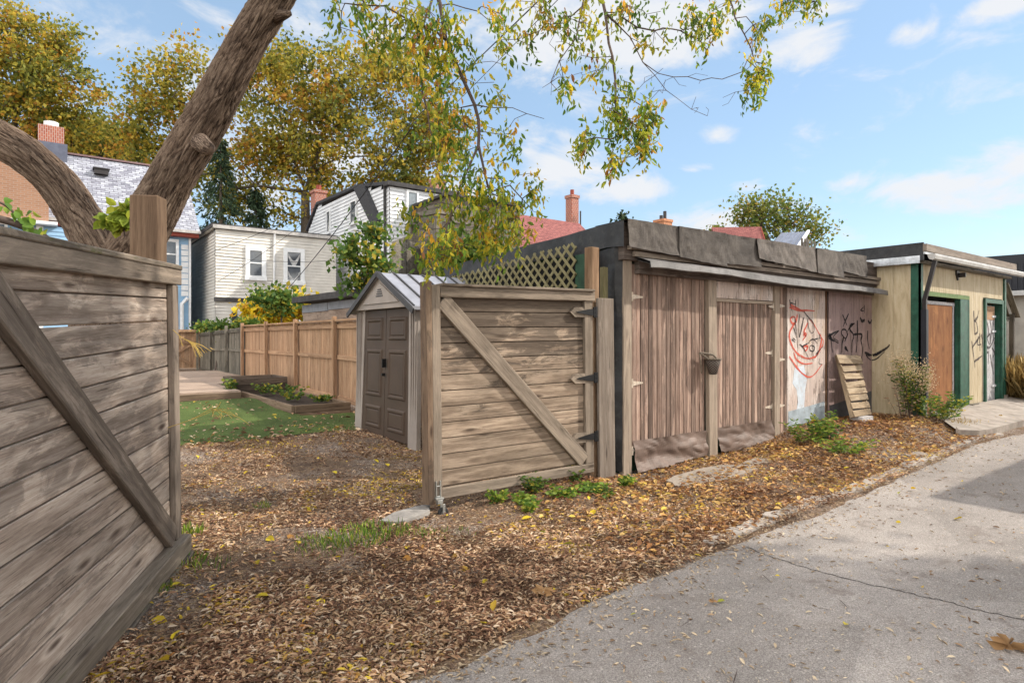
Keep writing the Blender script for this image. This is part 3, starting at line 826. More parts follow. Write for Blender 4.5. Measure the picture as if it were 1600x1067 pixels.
# awning: sagging felt-covered board strip over the doors
aw = MB(); n = 44
for k in range(n):
    def ap(t, j):
        u = U0+.13+(U1-.12-U0-.13)*t
        sag = .02*math.sin(t*9)+.015*noise.noise(Vector((t*14,0,0)))
        z0 = 2.40-.06*t+sag*.3
        pr = [(VG-.08, z0), (VG-.20, z0-.03), (VG-.30, z0-.07+sag*.4), (VG-.315, z0-.135+sag*.5), (VG-.30, z0-.145+sag*.5), (VG-.29, z0-.095), (VG-.085, z0-.03)]
        return (u, pr[j][0]+.012*noise.noise(Vector((u*4, j, 0))), pr[j][1])
    for j in range(6):
        aw.face([ap(k/n,j), ap(k/n,j+1), ap((k+1)/n,j+1), ap((k+1)/n,j)])
aw.build('awning', AWN, gr, smooth=True)
b = MB(); b.box((U0+.2, VG-.082, 2.22), (U1-.1, VG-.0, 2.365)); b.build('awning_beam', wood('awning_beam_wood', (.10,.08,.07), (.2,.16,.14), (.3,.25,.22), stain=.5), gr)
# left corner: trim board, black rubber wrap
b = MB(); b.obox((5.165, VG-.0, 1.15), ((1,0,.006),(0,1,0),(0,0,1)), (.068,.035,1.23)); b.build('corner_post', W_TRIM, gr, bevel=.004)
rb = MB()
for k in range(14):
    z0, z1 = 2.5*k/14, 2.5*(k+1)/14
    w = lambda z, a: .018*math.sin(z*4+a)+.012*math.sin(z*11+a)
    P4 = lambda z: [(5.095+w(z,0)*.3, VG-.02, z), (5.04+w(z,1), VG+.04, z), (5.045+w(z,2), VG+.14, z), (5.07, VG+.34, z)]
    a, c = P4(z0), P4(z1)
    for i in range(3): rb.face([a[i], c[i], c[i+1], a[i+1]][::-1])
rb.build('corner_membrane', RUBBER, gr, smooth=True)
# plank doors
def hinge(parent, u, z, dirx, L=.16, v=VG-.02, mat=PAINTW):
    h = MB()
    h.prism([(u, v, z-.028), (u+dirx*L, v, z-.008), (u+dirx*L, v, z+.008), (u, v, z+.028)][::dirx], (0, -.006, 0))
    h.box((min(u, u-dirx*.03), v-.008, z-.05), (max(u, u-dirx*.03), v-.001, z+.05)); h.tube([(u, v-.006, z-.05), (u, v-.006, z+.05)], .006, 6)
    h.build('hinge', mat, parent)
def planks(mb, ua, uc, z0f, z1f, v, w=.075, th=.02, gap=.008):
    u = ua
    while u < uc-.01:
        ww = min(w*random.uniform(.85,1.15), uc-u)
        if uc-(u+ww) < .03: ww = uc-u
        tilt = random.uniform(-.002,.002)
        z0 = z0f(u)+random.uniform(-.012,.012); z1 = z1f(u)
        dv = random.uniform(-.004,.004)
        mb.obox((u+ww/2, v+dv, (z0+z1)/2), ((1,tilt,0),(-tilt,1,0),(0,0,1)), ((ww-gap)/2, th/2, (z1-z0)/2))
        u += ww
d1a, d1b = ug(986), ug(1100)
door1 = thing
b = MB(); planks(b, d1a, d1b, lambda u: .24, lambda u: 2.33, VG)
dr1 = b.build('plank_door', W_DOOR, gr, bevel=.003)
hinge(dr1, d1a+.0, 1.96, 1, .17); hinge(dr1, d1a+.0, .98, 1, .17); hinge(dr1, d1a+.0, .22, 1, .03)
def skirt(parent, ua, uc, z0a, z0b, z1, seed):
    s_ = MB(); nx, nz = 44, 14
    def sp(i, j):
        t, q = i/nx, j/nz; u = ua+(uc-ua)*t
        z = (z0a+(z0b-z0a)*t)*(1-q)+z1*q
        z += (1-q)*(.035*noise.noise(Vector((u*3, 0, seed)))+.02*noise.noise(Vector((u*11, 0, seed))))
        w = .045*noise.noise(Vector((u*2.0, z*6, seed)))+.03*abs(noise.noise(Vector((u*5+z*4, z*9, seed+4))))+.02*math.sin(q*7+t*4+seed)*(1-q)+.05*(1-q)**2
        return (u, VG-.022-max(0, w+.01), z)
    for i in range(nx):
        for j in range(nz): s_.face([sp(i,j), sp(i+1,j), sp(i+1,j+1), sp(i,j+1)])
    s_.build('rubber_skirt', SKIRT, parent, smooth=True)
skirt(dr1, d1a+.01, d1b-.02, -.02, .03, .33, 1)
b = MB(); b.obox(((ug(1100)+ug(1115))/2, VG-.035, 1.12), ((1,0,.012),(0,1,0),(-.012,0,1)), (.085,.03,1.16)); b.build('door_post', W_TRIM, gr, bevel=.004)
d2a, d2b = ug(1115)+.02, ug(1205)-.01
b = MB(); planks(b, d2a, d2b, lambda u: .26, lambda u: 2.0, VG)
dr2 = b.build('plank_door', W_DOOR, gr, bevel=.003)
b = MB(); b.box((d2a, VG-.032, 2.005), (d2a+.72, VG+.0, 2.24)); b.box((d2a+.724, VG-.030, 2.01), (d2b, VG+.0, 2.24)); b.build('head_board', PANEL, dr2, bevel=.003)
b = MB(); b.box((d2a, VG-.034, 1.96), (d2b, VG-.012, 2.0)); b.build('cross_batten', W_TRIM, dr2)
hinge(dr2, d2b, 1.28, -1, .17, VG-.012); hinge(dr2, d2b, .52, -1, .17, VG-.012); hinge(dr2, d2b, 1.93, -1, .12, VG-.036)
skirt(dr2, d2a+.01, d2b-.02, .02, .05, .34, 5)
b = MB(); b.box((ug(1205), VG-.055, 0), (ug(1212)+.02, VG+.0, 2.3)); b.build('door_post', W_TRIM, gr, bevel=.004)
s0, s1 = ug(1212)+.03, ug(1228)
b = MB(); planks(b, s0, s1, lambda u: .05, lambda u: 2.3, VG)
st = b.build('plank_strip', W_DOOR, gr, bevel=.003)
for z in (1.95, 1.18, .52): hinge(st, s0+.03, z, 1, .15, VG-.014)
# painted panels
p1a, p1b, p2a, p2b = ug(1229), ug(1288), ug(1294), U1-.02
b = MB()
w = (p1b-p1a)/4
for k in range(4): b.box((p1a+k*w+.002, VG-.012, .12), (p1a+(k+1)*w-.002, VG+.01, 2.3))
pn1 = b.build('painted_panel', PANEL, gr)
b = MB(); b.prism([(p1a+.02, VG-.0155, .10), (p1b-.02, VG-.0155, .16), (p1b-.02, VG-.0155, .5), (p1a+.6, VG-.0155, .46), (p1a+.02, VG-.0155, .42)], (0,.003,0)); b.build('metal_sheet', SHEET, pn1)
b = MB()
poly = []
for px, py in [(300,700),(222,720),(205,850),(240,900),(250,1000),(240,1067),(300,1067),(310,900),(325,820)]:
    q = onv(1200+px/5.336, 440+py/5.336, VG-.0142); poly.append(tuple(q))
b.prism(poly, (0,.0015,0)); b.build('wash_patch', BLUEWASH, pn1)
b = MB()
w = (p2b-p2a)/4
for k in range(4): b.box((p2a+k*w+.002, VG-.012, .12), (p2a+(k+1)*w-.002, VG+.01, 2.3))
pn2 = b.build('painted_panel', PANEL2, gr)
b = MB(); b.prism([(p2a+.02, VG-.0155, .12), (p2b-.02, VG-.0155, .2), (p2b-.02, VG-.0155, .58), (p2a+.02, VG-.0155, .42)], (0,.003,0)); b.build('metal_sheet', plain('dark_grey_sheet', (.10,.10,.11), .6, .3, 5, .3, dirt=.4), pn2)
b = MB(); b.box((p1b+.012, VG-.02, .1), (p1b+.04, VG+.02, 2.3)); b.build('rusty_strip', wood('rusty_brown_wood', (.06,.03,.015), (.14,.07,.035), (.24,.14,.08), stain=.5), gr)
# graffiti: flat strokes of paint on the boards
def stroke(mb, pts, w, plane, off, taper=True, amp=1):
    """pts in photo pixels; plane 'v' or 'u' at coordinate off"""
    f = onv if plane == 'v' else onu
    W3 = [f(x, y, off) for x, y in pts]
    W3 = catmull(W3, 7) if len(W3) > 2 else [W3[0].lerp(W3[1], k/6) for k in range(7)]
    nrm = Vector((0,-1,0)) if plane == 'v' else Vector((-1,0,0))
    L, R = [], []
    for i, p in enumerate(W3):
        d = (W3[min(i+1,len(W3)-1)]-W3[max(i-1,0)]).normalized()
        s_ = nrm.cross(d)
        t = i/(len(W3)-1)
        ww = w*1.9*(.75+.35*noise.noise(Vector((p.x*9, p.z*9, 1))))*(1 if not taper else .55+.45*math.sin(math.pi*min(1, t*1.2+.12)))
        L.append(p-s_*ww/2); R.append(p+s_*ww/2)
    for i in range(len(W3)-1):
        q4 = [L[i], R[i], R[i+1], L[i+1]]; u4 = [(i, 0), (i, 1), (i+1, 1), (i+1, 0)]
        mb.face(q4[::-1] if plane == 'v' else q4, u4[::-1] if plane == 'v' else u4)
Z1 = lambda pts: [(1200+x/5.336, 440+y/5.336) for x, y in pts]
red = [[(180,215),(260,240),(330,240),(388,245)], [(182,190),(230,215),(300,250)], [(245,275),(235,330),(205,375),(180,430),(185,490),(215,560),(260,610),(330,640),(400,620),(440,560),(462,500),(430,440),(380,350),(345,310)],
 [(205,290),(188,315),(205,350),(232,340),(225,300),(205,290)], [(215,590),(240,650),(300,685),(372,680)], [(178,625),(230,700),(280,760),(340,795),(390,770),(450,690)],
 [(295,535),(332,540),(315,575),(295,535)], [(332,345),(300,420),(320,440),(290,490)], [(295,440),(320,455)], [(440,440),(445,500),(420,590),(390,640)]]
blk = [[(225,300),(238,420),(250,550)], [(265,270),(258,360),(262,465)], [(262,465),(285,380),(298,300)], [(298,300),(280,380),(270,440)], [(300,250),(340,300),(378,345),(385,410),(360,428),(348,385)], [(332,310),(338,380),(352,420)],
 [(265,520),(300,560),(345,650)], [(285,540),(350,505)], [(362,530),(388,545),(380,578),(352,572),(348,545),(362,530)], [(345,495),(380,480),(412,515)], [(400,605),(458,540)], [(435,430),(425,495)], [(430,640),(427,680),(455,690)],
 [(200,480),(225,505)], [(180,150),(197,240)], [(185,175),(232,190)], [(230,150),(232,215)], [(215,380),(240,470)], [(210,470),(232,490)], [(390,480),(440,470)]]
mb = MB()
for s_ in red: stroke(mb, Z1(s_), .032, 'v', VG-.0162)
mb.build('graffiti', RSPRAY, pn1)
mb = MB()
for s_ in blk: stroke(mb, Z1(s_), .018, 'v', VG-.0172)
mb.build('graffiti', KSPRAY, pn1)
tg = [([(622,275),(640,320),(657,362)],.03), ([(672,268),(648,320),(628,372)],.03), ([(500,458),(545,430),(592,408)],.034), ([(505,470),(545,490),(588,512)],.03), ([(520,440),(530,520),(540,592)],.026),
 ([(503,440),(520,455),(533,478)],.06), ([(592,408),(545,462),(588,498)],.02), ([(662,440),(650,405),(622,400),(612,430),(632,462),(652,478)],.032), ([(632,460),(618,520),(616,592)],.03), ([(668,430),(640,500)],.03),
 ([(640,545),(668,580)],.06), ([(722,348),(688,365),(685,402),(706,430),(715,462),(700,510),(700,592)],.034), ([(722,345),(680,385),(655,432)],.028), ([(745,322),(745,450),(735,592)],.034), ([(712,440),(780,440),(775,490),(788,560),(780,640)],.034),
 ([(832,408),(830,480),(845,562)],.034), ([(768,300),(785,330),(806,318),(800,338)],.045), ([(833,322),(850,345),(866,318)],.045), ([(803,195),(803,262)],.024), ([(770,240),(797,212)],.02), ([(775,242),(800,245)],.02)]
mb = MB()
for s_, w in tg: stroke(mb, Z1(s_), w, 'v', VG-.0162)
stroke(mb, Z1([(806,590),(840,608),(866,614)]), .05, 'v', VG-.0162); stroke(mb, Z1([(815,610),(840,640),(858,655)]), .02, 'v', VG-.0163)
mb.build('graffiti', KSPRAY, pn2)

# basket hanging from the middle door post
q = onv(1114, 585, VG-.13)
bk = thing('basket', 'small dark woven basket tied with rope to the post between the plank doors', 'basket', tuple(q))
m = MB()
m.lathe((q.x, q.y, q.z-.0), [(.035,-.0),(.05,.01),(.075,.10),(.095,.19),(.088,.19),(.07,.10),(.045,.02)], 20); m.build('body', WICKER, bk, smooth=True)
m = MB(); m.tube([(q.x+.096*math.cos(a), q.y+.096*math.sin(a), q.z+.192) for a in [2*math.pi*k/20 for k in range(21)]], .011, 6); m.build('rim', ROPE, bk, smooth=True)
m = MB(); m.tube(catmull([(q.x-.09, q.y, q.z+.19), (q.x-.13, q.y+.05, q.z+.24), (q.x-.19, q.y+.06, q.z+.27), (q.x-.05, q.y+.04, q.z+.26), (q.x+.05, q.y+.03, q.z+.24), (q.x+.08, q.y, q.z+.19)], 5), .012, 6)
m.tube(catmull([(q.x-.19, q.y+.06, q.z+.26), (q.x-.18, q.y+.05, q.z+.14), (q.x-.15, q.y+.06, q.z+.02)], 5), .009, 6); m.build('rope', ROPE, bk, smooth=True)

# pallet leaning on the mauve panel
a0 = onv(1311, 556, VG-.1); a1 = onv(1339, 556, VG-.1)
b0 = onz(1343, 662, .2); b1 = onz(1376, 652, .2)
b0 = Vector((a0.x-.30, VG-.46, .32)); b1 = Vector((a1.x-.40, VG-.46, .32))
pl = thing('pallet', 'narrow weathered slatted pallet leaning against the graffiti panel', 'pallet', tuple((b0+b1)/2))
m = MB()
nrm = (a0-b0).cross(a1-a0).normalized()
if nrm.y > 0: nrm = -nrm
for s_, e_ in ((b0, a0), (b1, a1)):
    m = MB(); m.beam(s_-nrm*.03, e_-nrm*.03, .035, .06, (a1-a0), ext=.02); m.build('stringer', W_PALE, pl, bevel=.003)
ts = [.03,.15,.28,.39,.50,.64,.77,.93]
for k, t in enumerate(ts):
    m = MB(); c0 = b0.lerp(a0, t); c1 = b1.lerp(a1, t)
    wd = .15 if k == 7 else .095
    j = Vector((0,0,random.uniform(-.008,.008)))
    m.beam(c0+nrm*.012+j, c1+nrm*.012-j, wd, .018, (a0-b0), ext=.03 if k != 7 else .10)
    m.build('slat', W_PALE, pl, bevel=.003)
st_ = MB(); q = Vector(((b0.x+b1.x)/2, b0.y+.02, .0))
st_.prism([(q.x-.16,q.y-.1,.18),(q.x+.15,q.y-.12,.18),(q.x+.17,q.y+.1,.18),(q.x-.13,q.y+.1,.18)], (0,0,.12))
tag(st_.build('concrete_block', WHITEOLD, bevel=.02), 'white chipped block under the foot of the leaning pallet', 'block')

# lattice along the garage side
lt = thing('lattice_panel', 'mossy diamond lattice panel fixed above the gate on the garage side', 'lattice', (4.93, 6.7, 1.8))
def clip_poly(y, z): return z < ztop_l(y)
YL0, YL1, ZL0 = 5.33, 8.2, 1.75
ztop_l = lambda y: 2.62-.17*(y-5.36)/2.6
for sgn_, xo, nm in ((1, 4.935, 'strips'), (-1, 4.947, 'strips')):
    m = MB(); s_ = -2.0
    while s_ < 5:
        # line: y = YL0+s_+t , z = ZL0+t (sgn 1) or z = top - t
        pts = []
        for k in range(0, 201):
            t = k*.012
            y = YL0+s_+t
            z = ZL0+t if sgn_ > 0 else 2.75-t
            if YL0 < y < YL1 and ZL0 < z < ztop_l(y): pts.append((y, z))
        if len(pts) > 3:
            m.beam((xo, *pts[0]), (xo, *pts[-1]), .034, .009, (0, 1, -sgn_))
        s_ += .152
    m.build(nm, W_LATT, lt)
# black rear board behind lattice and small green wall piece
m = MB(); m.box((5.03, 5.42, 1.4), (5.06, 8.3, 2.44)); m.build('backing', plain('black_backing', (.010,.010,.010), .9), gr)
m = MB(); m.box((4.955, 5.05, 1.5), (4.98, 5.36, 2.47)); m.build('green_board', DGREEN, gr)

# ================================================================ cream garage
cg = thing('garage', 'cream plywood garage with green door frames and a metal gutter', 'garage', (13.5, 6, .2))
CU0, CU1, CV = 11.33, 15.7, 4.04
ZC = 2.74
m = MB()
y = CV
for k, (y0, y1) in enumerate(((4.045,4.42),(4.424,4.80),(4.804,5.2),(5.204,5.8),(5.8,8.5))):
    m.box((CU0, y0, .0), (CU0+.02, y1, ZC+.02))
m.build('side_wall', YEL, cg)
m = MB()
def vplanks(mb, ua, ub_, z0, z1, v=CV, w=.1):
    u = ua
    while u < ub_-.005:
        e = min(u+w, ub_); mb.box((u+.003, v, z0), (e-.003, v+.025, z1)); u = e
    mb.box((ua, v+.008, z0), (ub_, v+.024, z1))
for args in ((CU0+.07, 11.5, .0, ZC), (11.5, 13.5, 2.27, ZC), (13.5, 14.42, .15, ZC), (14.42, 15.55, 2.27, ZC), (15.55, CU1-.08, .15, ZC)):
    vplanks(m, *args)
m.build('front_wall', YEL, cg)
m = MB(); m.box((CU0+.021, CV+.03, 0), (CU1, CV+.05, .02)); m.box((CU1-.02, CV+.03, 0), (CU1, 8.5, ZC)); m.box((CU0+.03, 8.46, 0), (CU1-.03, 8.5, ZC)); m.build('rear_wall', YEL, cg)
m = MB(); m.box((CU0-.02, CV-.04, .05), (CU0-.001, CV+.11, ZC)); m.box((CU0-.02, CV-.04, .05), (CU0+.07, CV-.002, ZC)); m.build('corner_trim', GREEN, cg)
m = MB(); m.box((CU1-.078, CV-.03, .3), (CU1+.02, CV+.03, ZC)); m.build('corner_trim', GREEN, cg)
m = MB(); m.box((CU1-.08, CV-.05, .1), (CU1+.05, CV+.1, .32)); m.build('corner_block', CONC, cg)
# opening 1
m = MB(); m.box((11.42, CV-.035, 2.19), (13.56, CV-.002, 2.26)); fr1 = m.build('door_frame', LGREEN, cg)
m = MB(); m.box((13.12, CV-.03, .16), (13.50, CV+.0, 2.188)); m.box((13.505, CV-.035, .16), (13.56, CV-.001, 2.188)); m.box((13.1, CV+.001, .16), (13.119, CV+.056, 2.188)); m.build('door_jamb', GREEN, cg)
m = MB(); m.box((11.42, CV-.03, .16), (11.50, CV-.002, 2.188)); m.build('door_jamb', LGREEN, cg)
m = MB(); m.box((11.45, CV+.062, .17), (13.0, CV+.078, 2.06)); pdr = m.build('plywood_door', W_PLY, cg)
m = MB(); m.box((11.45, CV+.055, 2.065), (13.098, CV+.1, 2.12)); m.box((13.002, CV+.05, .17), (13.05, CV+.09, 2.06)); m.build('door_track', WHITEOLD, cg)
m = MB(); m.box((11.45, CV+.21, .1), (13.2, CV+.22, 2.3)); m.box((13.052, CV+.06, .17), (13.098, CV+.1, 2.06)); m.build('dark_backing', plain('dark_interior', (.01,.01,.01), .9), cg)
m = MB(); m.box((13.55, CV-.09, .16), (13.9, CV-.04, .27)); m.build('sill_block', W_OLD, cg)
# door 2
m = MB(); m.box((14.42, CV-.04, 2.17), (15.52, CV-.002, 2.25)); m.box((14.42, CV-.04, .17), (14.50, CV-.002, 2.168)); m.box((15.44, CV-.04, .17), (15.52, CV-.002, 2.168)); m.box((15.42, CV+.0, .17), (15.44, CV+.14, 2.168)); m.build('door_frame', GREEN, cg)
m = MB(); u = 14.52
while u < 15.40: m.box((u, CV+.08, .2), (u+.142, CV+.10, 2.13)); u += .147
d = m.build('white_door', WHITEOLD, cg)
m = MB(); m.box((14.56, CV+.072, 1.85), (15.36, CV+.079, 2.12)); m.build('bare_patch', W_FENCE, d)
for z in (1.9, 1.6, .5): 
    m = MB(); m.box((15.2, CV+.06, z), (15.43, CV+.079, z+.04)); m.build('hinge', WHITEP, d)
# graffiti on the front
Z2 = lambda pts: [(1500+x/3.81, 370+y/3.81) for x, y in pts]
mb = MB()
for s_ in ([(82,440),(85,510),(88,580)],[(88,580),(105,565),(100,515),(86,500)],[(86,500),(104,480),(112,440)],[(70,620),(78,680),(90,780)],[(72,660),(100,620),(122,590)],[(85,742),(110,725),(132,708)],[(110,590),(105,640),(126,640)],[(118,572),(119,680)],[(128,580),(134,620),(130,660)]):
    stroke(mb, Z2(s_), .045, 'v', CV-.003)
mb.build('graffiti', GSPRAY, cg)
mb = MB()
for s_ in ([(145,640),(175,660),(205,600)],[(160,500),(170,560),(165,600)],[(180,500),(188,560),(182,640)],[(200,490),(196,560),(205,640)],[(150,700),(170,690),(168,760)],[(180,700),(190,760),(200,820)],[(160,600),(180,580),(176,640),(160,600)],[(190,660),(205,690),(196,720)]):
    stroke(mb, Z2(s_), .05, 'v', CV+.077)
mb.build('graffiti', GSPRAY, d)
mb = MB()
stroke(mb, Z1([(872,614),(910,602),(960,572),(1000,545),(1012,522)]), .045, 'u', CU0-.003)
stroke(mb, Z1([(866,656),(910,640),(975,580)]), .02, 'u', CU0-.003)
mb.build('graffiti', KSPRAY, cg)
# roof, parapet and gutter
m = MB(); m.box((CU0-.10, CV-.10, 2.90), (CU0-.06, 8.7, 3.03)); m.box((CU0-.11, CV-.1, 2.74), (CU0-.06, 8.7, 2.899)); m.box((CU0-.059, CV-.10, 2.96), (CU1+.25, 8.7, 3.0)); m.build('roof', RUBBER, cg)
m = MB(); m.box((CU0-.125, CV-.06, 2.70), (CU0-.112, 5.9, 2.82)); m.build('flashing', ALU, cg)
m = MB(); m.box((CU0-.12, CV-.155, 2.88), (CU1+.2, CV-.101, 3.0)); m.build('fascia', W_WEATH, cg)
m = MB(); m.box((CU0-.1, CV-.13, 2.84), (CU1+.2, CV-.101, 2.878)); m.build('drip_edge', ALU, cg)
m = MB(); m.box((CU0-.04, CV-.10, 2.70), (CU1+.1, CV-.002, 2.74)); m.build('soffit', W_OLD, cg)
m = MB(); n = 10
pr = [(-.165,2.83),(-.17,2.79),(-.19,2.75),(-.235,2.73),(-.27,2.75),(-.28,2.80),(-.275,2.83),(-.265,2.83),(-.27,2.80),(-.26,2.76),(-.235,2.74),(-.195,2.76),(-.18,2.80),(-.175,2.83)]
for i in range(len(pr)):
    a, c = pr[i], pr[(i+1) % len(pr)]
    m.face([(CU0-.12, CV+a[0], a[1]), (CU0-.12, CV+c[0], c[1]), (CU1+.28, CV+c[0], c[1]), (CU1+.28, CV+a[0], a[1])][::-1])
for uu, rv in ((CU0-.12, 1), (CU1+.28, -1)):
    m.face([(uu, CV+a, z) for a, z in pr[:7]][::rv])
gt = m.build('gutter', GUTTER, cg)
m = MB(); m.tube([(CU0+.02, CV-.225, 2.73), (CU0+.02, CV-.2, 2.62), (CU0+.02, CV-.08, 2.12), (CU0+.03, CV-.075, 1.9)], .04, 4); m.build('downspout', DGUTTER, cg)
m = MB(); m.tube([(CU0+.09, CV-.075, .2), (CU0+.09, CV-.075, 2.0)], .012, 6); m.build('white_pipe', WHITEP, cg)
m = MB(); m.box((CU0+.02-.05, CV-.12, .5), (CU0+.06, CV-.041, 1.95)); m.build('downspout', plain('black_downpipe', (.02,.022,.03), .5), cg)
m = MB(); m.prism([(12.95, CV-.03, 2.62), (13.02, CV-.03, 2.52), (13.09, CV-.03, 2.62), (13.09, CV-.03, 2.70), (12.95, CV-.03, 2.70)], (0,.028,0)); m.box((13.0, CV-.14, 2.57), (13.04, CV-.031, 2.65)); m.build('lamp', DGUTTER, cg)
# broken lean-to beyond
ln = thing('lean_to', 'broken sloping lean-to roof with loose boards beyond the cream garage', 'lean-to', (16.2, 4.6, .2))
m = MB()
for k in range(9):
    y = 4.05+k*.14
    j = lambda: random.uniform(-.06, .06)
    m.beam((15.78, y, 2.62+j()*.5), (16.55+j()*2, y+j(), 1.95+j()), .12, .02, (0,1,0))
m.build('roof_boards', W_OLD, ln)
m = MB(); m.beam((15.75, 4.15, 1.88), (16.6, 4.15, 1.9), .1, .05, (0,0,1)); m.beam((16.45, 4.1, .2), (16.45, 4.1, 2.0), .08, .08, (0,1,0)); m.build('rafter', W_OLD, ln)
m = MB(); m.box((15.9, 5.2, .15), (16.9, 5.24, 1.75)); 
tag(m.build('board_screen', wood('brown_screen_wood', (.10,.06,.05), (.2,.13,.11), (.28,.19,.16), stain=.3), None), 'upright reddish brown board screen beyond the cream garage corner', 'screen')
bg = thing('building', 'charcoal metal clad building on a pale block wall at the far right', 'building', (21, 6.5, .2))
m = MB(); m.prism([(18.6, 3.6, 2.62), (18.6, 3.6, 3.48), (18.6, 6.4, 3.52), (18.6, 6.9, 3.3), (18.6, 6.9, 2.62)], (7, 0, 0))
y = 3.65
while y < 6.85: m.box((18.575, y, 2.64), (18.599, y+.035, 3.28)); y += .11
m.build('metal_cladding', BLKSID, bg)
m = MB(); m.box((18.66, 3.62, 0), (25, 6.85, 2.60))
m.build('block_wall', CINDER, bg)
m = MB(); m.box((18.45, 3.6, 2.50), (18.655, 6.9, 2.615)); m.build('ledge', plain('pale_ledge', (.5,.5,.5)), bg)

# ================================================================ resin shed
sh = thing('garden_shed', 'taupe resin garden shed with brown panelled double doors', 'shed', (4.3, 8, .05))
SU, SV0, SV1, SD = 3.72, 7.04, 8.93, 1.22
zb = gh(SU, 8)-.0
ZE, ZP = 1.90, 2.36
tp = .05
m = MB()
# walls (slightly battered): front posts, header, sides
m.prism([(SU-.0, SV0-tp, zb-.05), (SU+.0, SV0-tp+.24, zb-.05), (SU+.05, SV0+.24, ZE), (SU+.05, SV0+.0, ZE)], (.06,0,0))
m.prism([(SU, SV1+tp-.24, zb-.05), (SU, SV1+tp, zb-.05), (SU+.05, SV1, ZE), (SU+.05, SV1-.24, ZE)], (.06,0,0))
for y_ in (SV0-tp+.06, SV0-tp+.12, SV0-tp+.18, SV1+tp-.18, SV1+tp-.12, SV1+tp-.06):
    m.box((SU-.012+.02, y_-.008, zb), (SU+.05, y_+.008, ZE-.02))
m.box((SU+.12, SV0-.02, zb), (SU+SD, SV0+.03, ZE)); m.box((SU+.12, SV1-.03, zb), (SU+SD, SV1+.02, ZE)); m.box((SU+SD-.05, SV0+.031, zb), (SU+SD-.001, SV1-.031, ZE))
m.build('walls', SHEDW, sh)
vm = (SV0+SV1)/2
m = MB(); m.prism([(SU-.03, SV0-.06, ZE), (SU-.03, SV1+.06, ZE), (SU-.03, vm, ZP+.0)], (.12,0,0)); ga = m.build('gable', SHEDW, sh)
m = MB()
for sc, dd in ((.62, .018), (.50, .010)):
    m.prism([(SU-.031-dd, vm-(.95*sc), ZE+.075), (SU-.031-dd, vm+.95*sc, ZE+.075), (SU-.031-dd, vm, ZE+.075+(ZP-ZE)*sc)], (dd,0,0))
m.build('gable_relief', SHEDW, ga)
m = MB()
for k in range(4): m.box((SU-.055, vm-.11+.018*k, ZE+.17+.03*k), (SU-.0495, vm+.11-.018*k, ZE+.185+.03*k))
m.build('vent', SHEDK, ga)
m = MB()
# roof: two slopes with standing ribs
for s_ in (-1, 1):
    e = vm+s_*(SV1-SV0+.2)/2; ze = ZE-.05
    m.prism([(SU-.08, e, ze), (SU-.08, vm, ZP), (SU-.08, vm, ZP+.045), (SU-.08, e, ze+.045)], (SD+.2, 0, 0))
rf = m.build('roof', SHEDR, sh)
m = MB()
for s_ in (-1, 1):
    e = vm+s_*(SV1-SV0+.2)/2; ze = ZE-.05
    for k in range(7):
        u = SU-.06+k*(SD+.14)/6
        m.beam((u, e, ze+.052), (u, vm+s_*.01, ZP+.052), .022, .018, (1,0,0))
m.build('roof_rib', SHEDK, rf)
m = MB()
for s_ in (-1, 1):
    e = vm+s_*(SV1-SV0+.26)/2
    m.beam((SU-.09, e, ZE-.07), (SU-.09, vm, ZP+.03), .07, .02, (0,0,1))
m.build('roof_edge', SHEDK, rf)
dv0, dv1 = SV0+.24-.03, SV1-.24+.03
for k, (a, c) in enumerate(((dv0, vm-.006), (vm+.006, dv1))):
    m = MB(); m.prism([(SU+.015, a-(0 if k else .02), zb+.0), (SU+.015, c+(.02 if k else 0), zb+.0), (SU+.062, c, ZE-.01), (SU+.062, a, ZE-.01)], (.03,0,0), .5)
    d = m.build('door', SHEDD, sh)
    m = MB()
    cc = (a+c)/2; hw = (c-a)/2-.10
    for z0, z1 in ((.10,.42),(.55,1.23),(1.36,1.68)):
        z0 += zb; z1 += zb
        xa = lambda z: SU+.015+.047*(z-zb)/(ZE-zb)
        def ring(ins, d_):
            return [(xa(z0+ins)-d_, cc-hw+ins, z0+ins), (xa(z0+ins)-d_, cc+hw-ins, z0+ins), (xa(z1-ins)-d_, cc+hw-ins, z1-ins), (xa(z1-ins)-d_, cc-hw+ins, z1-ins)]
        rs = [ring(0, .001), ring(.018, .020), ring(.04, .020), ring(.06, .003), ring(.075, .014)]
        for r0, r1 in zip(rs, rs[1:]):
            for i in range(4): m.face([r0[i], r0[(i+1) % 4], r1[(i+1) % 4], r1[i]][::-1])
        m.face(rs[-1][::-1])
    m.build('door_panel', SHEDD, d)
m = MB(); m.box((SU-.03, vm-.05, .98+zb), (SU+.03, vm-.03, 1.10+zb)); m.box((SU-.03, vm-.045, .86+zb), (SU+.02, vm-.02, .90+zb)); m.build('handle', IRON, sh)
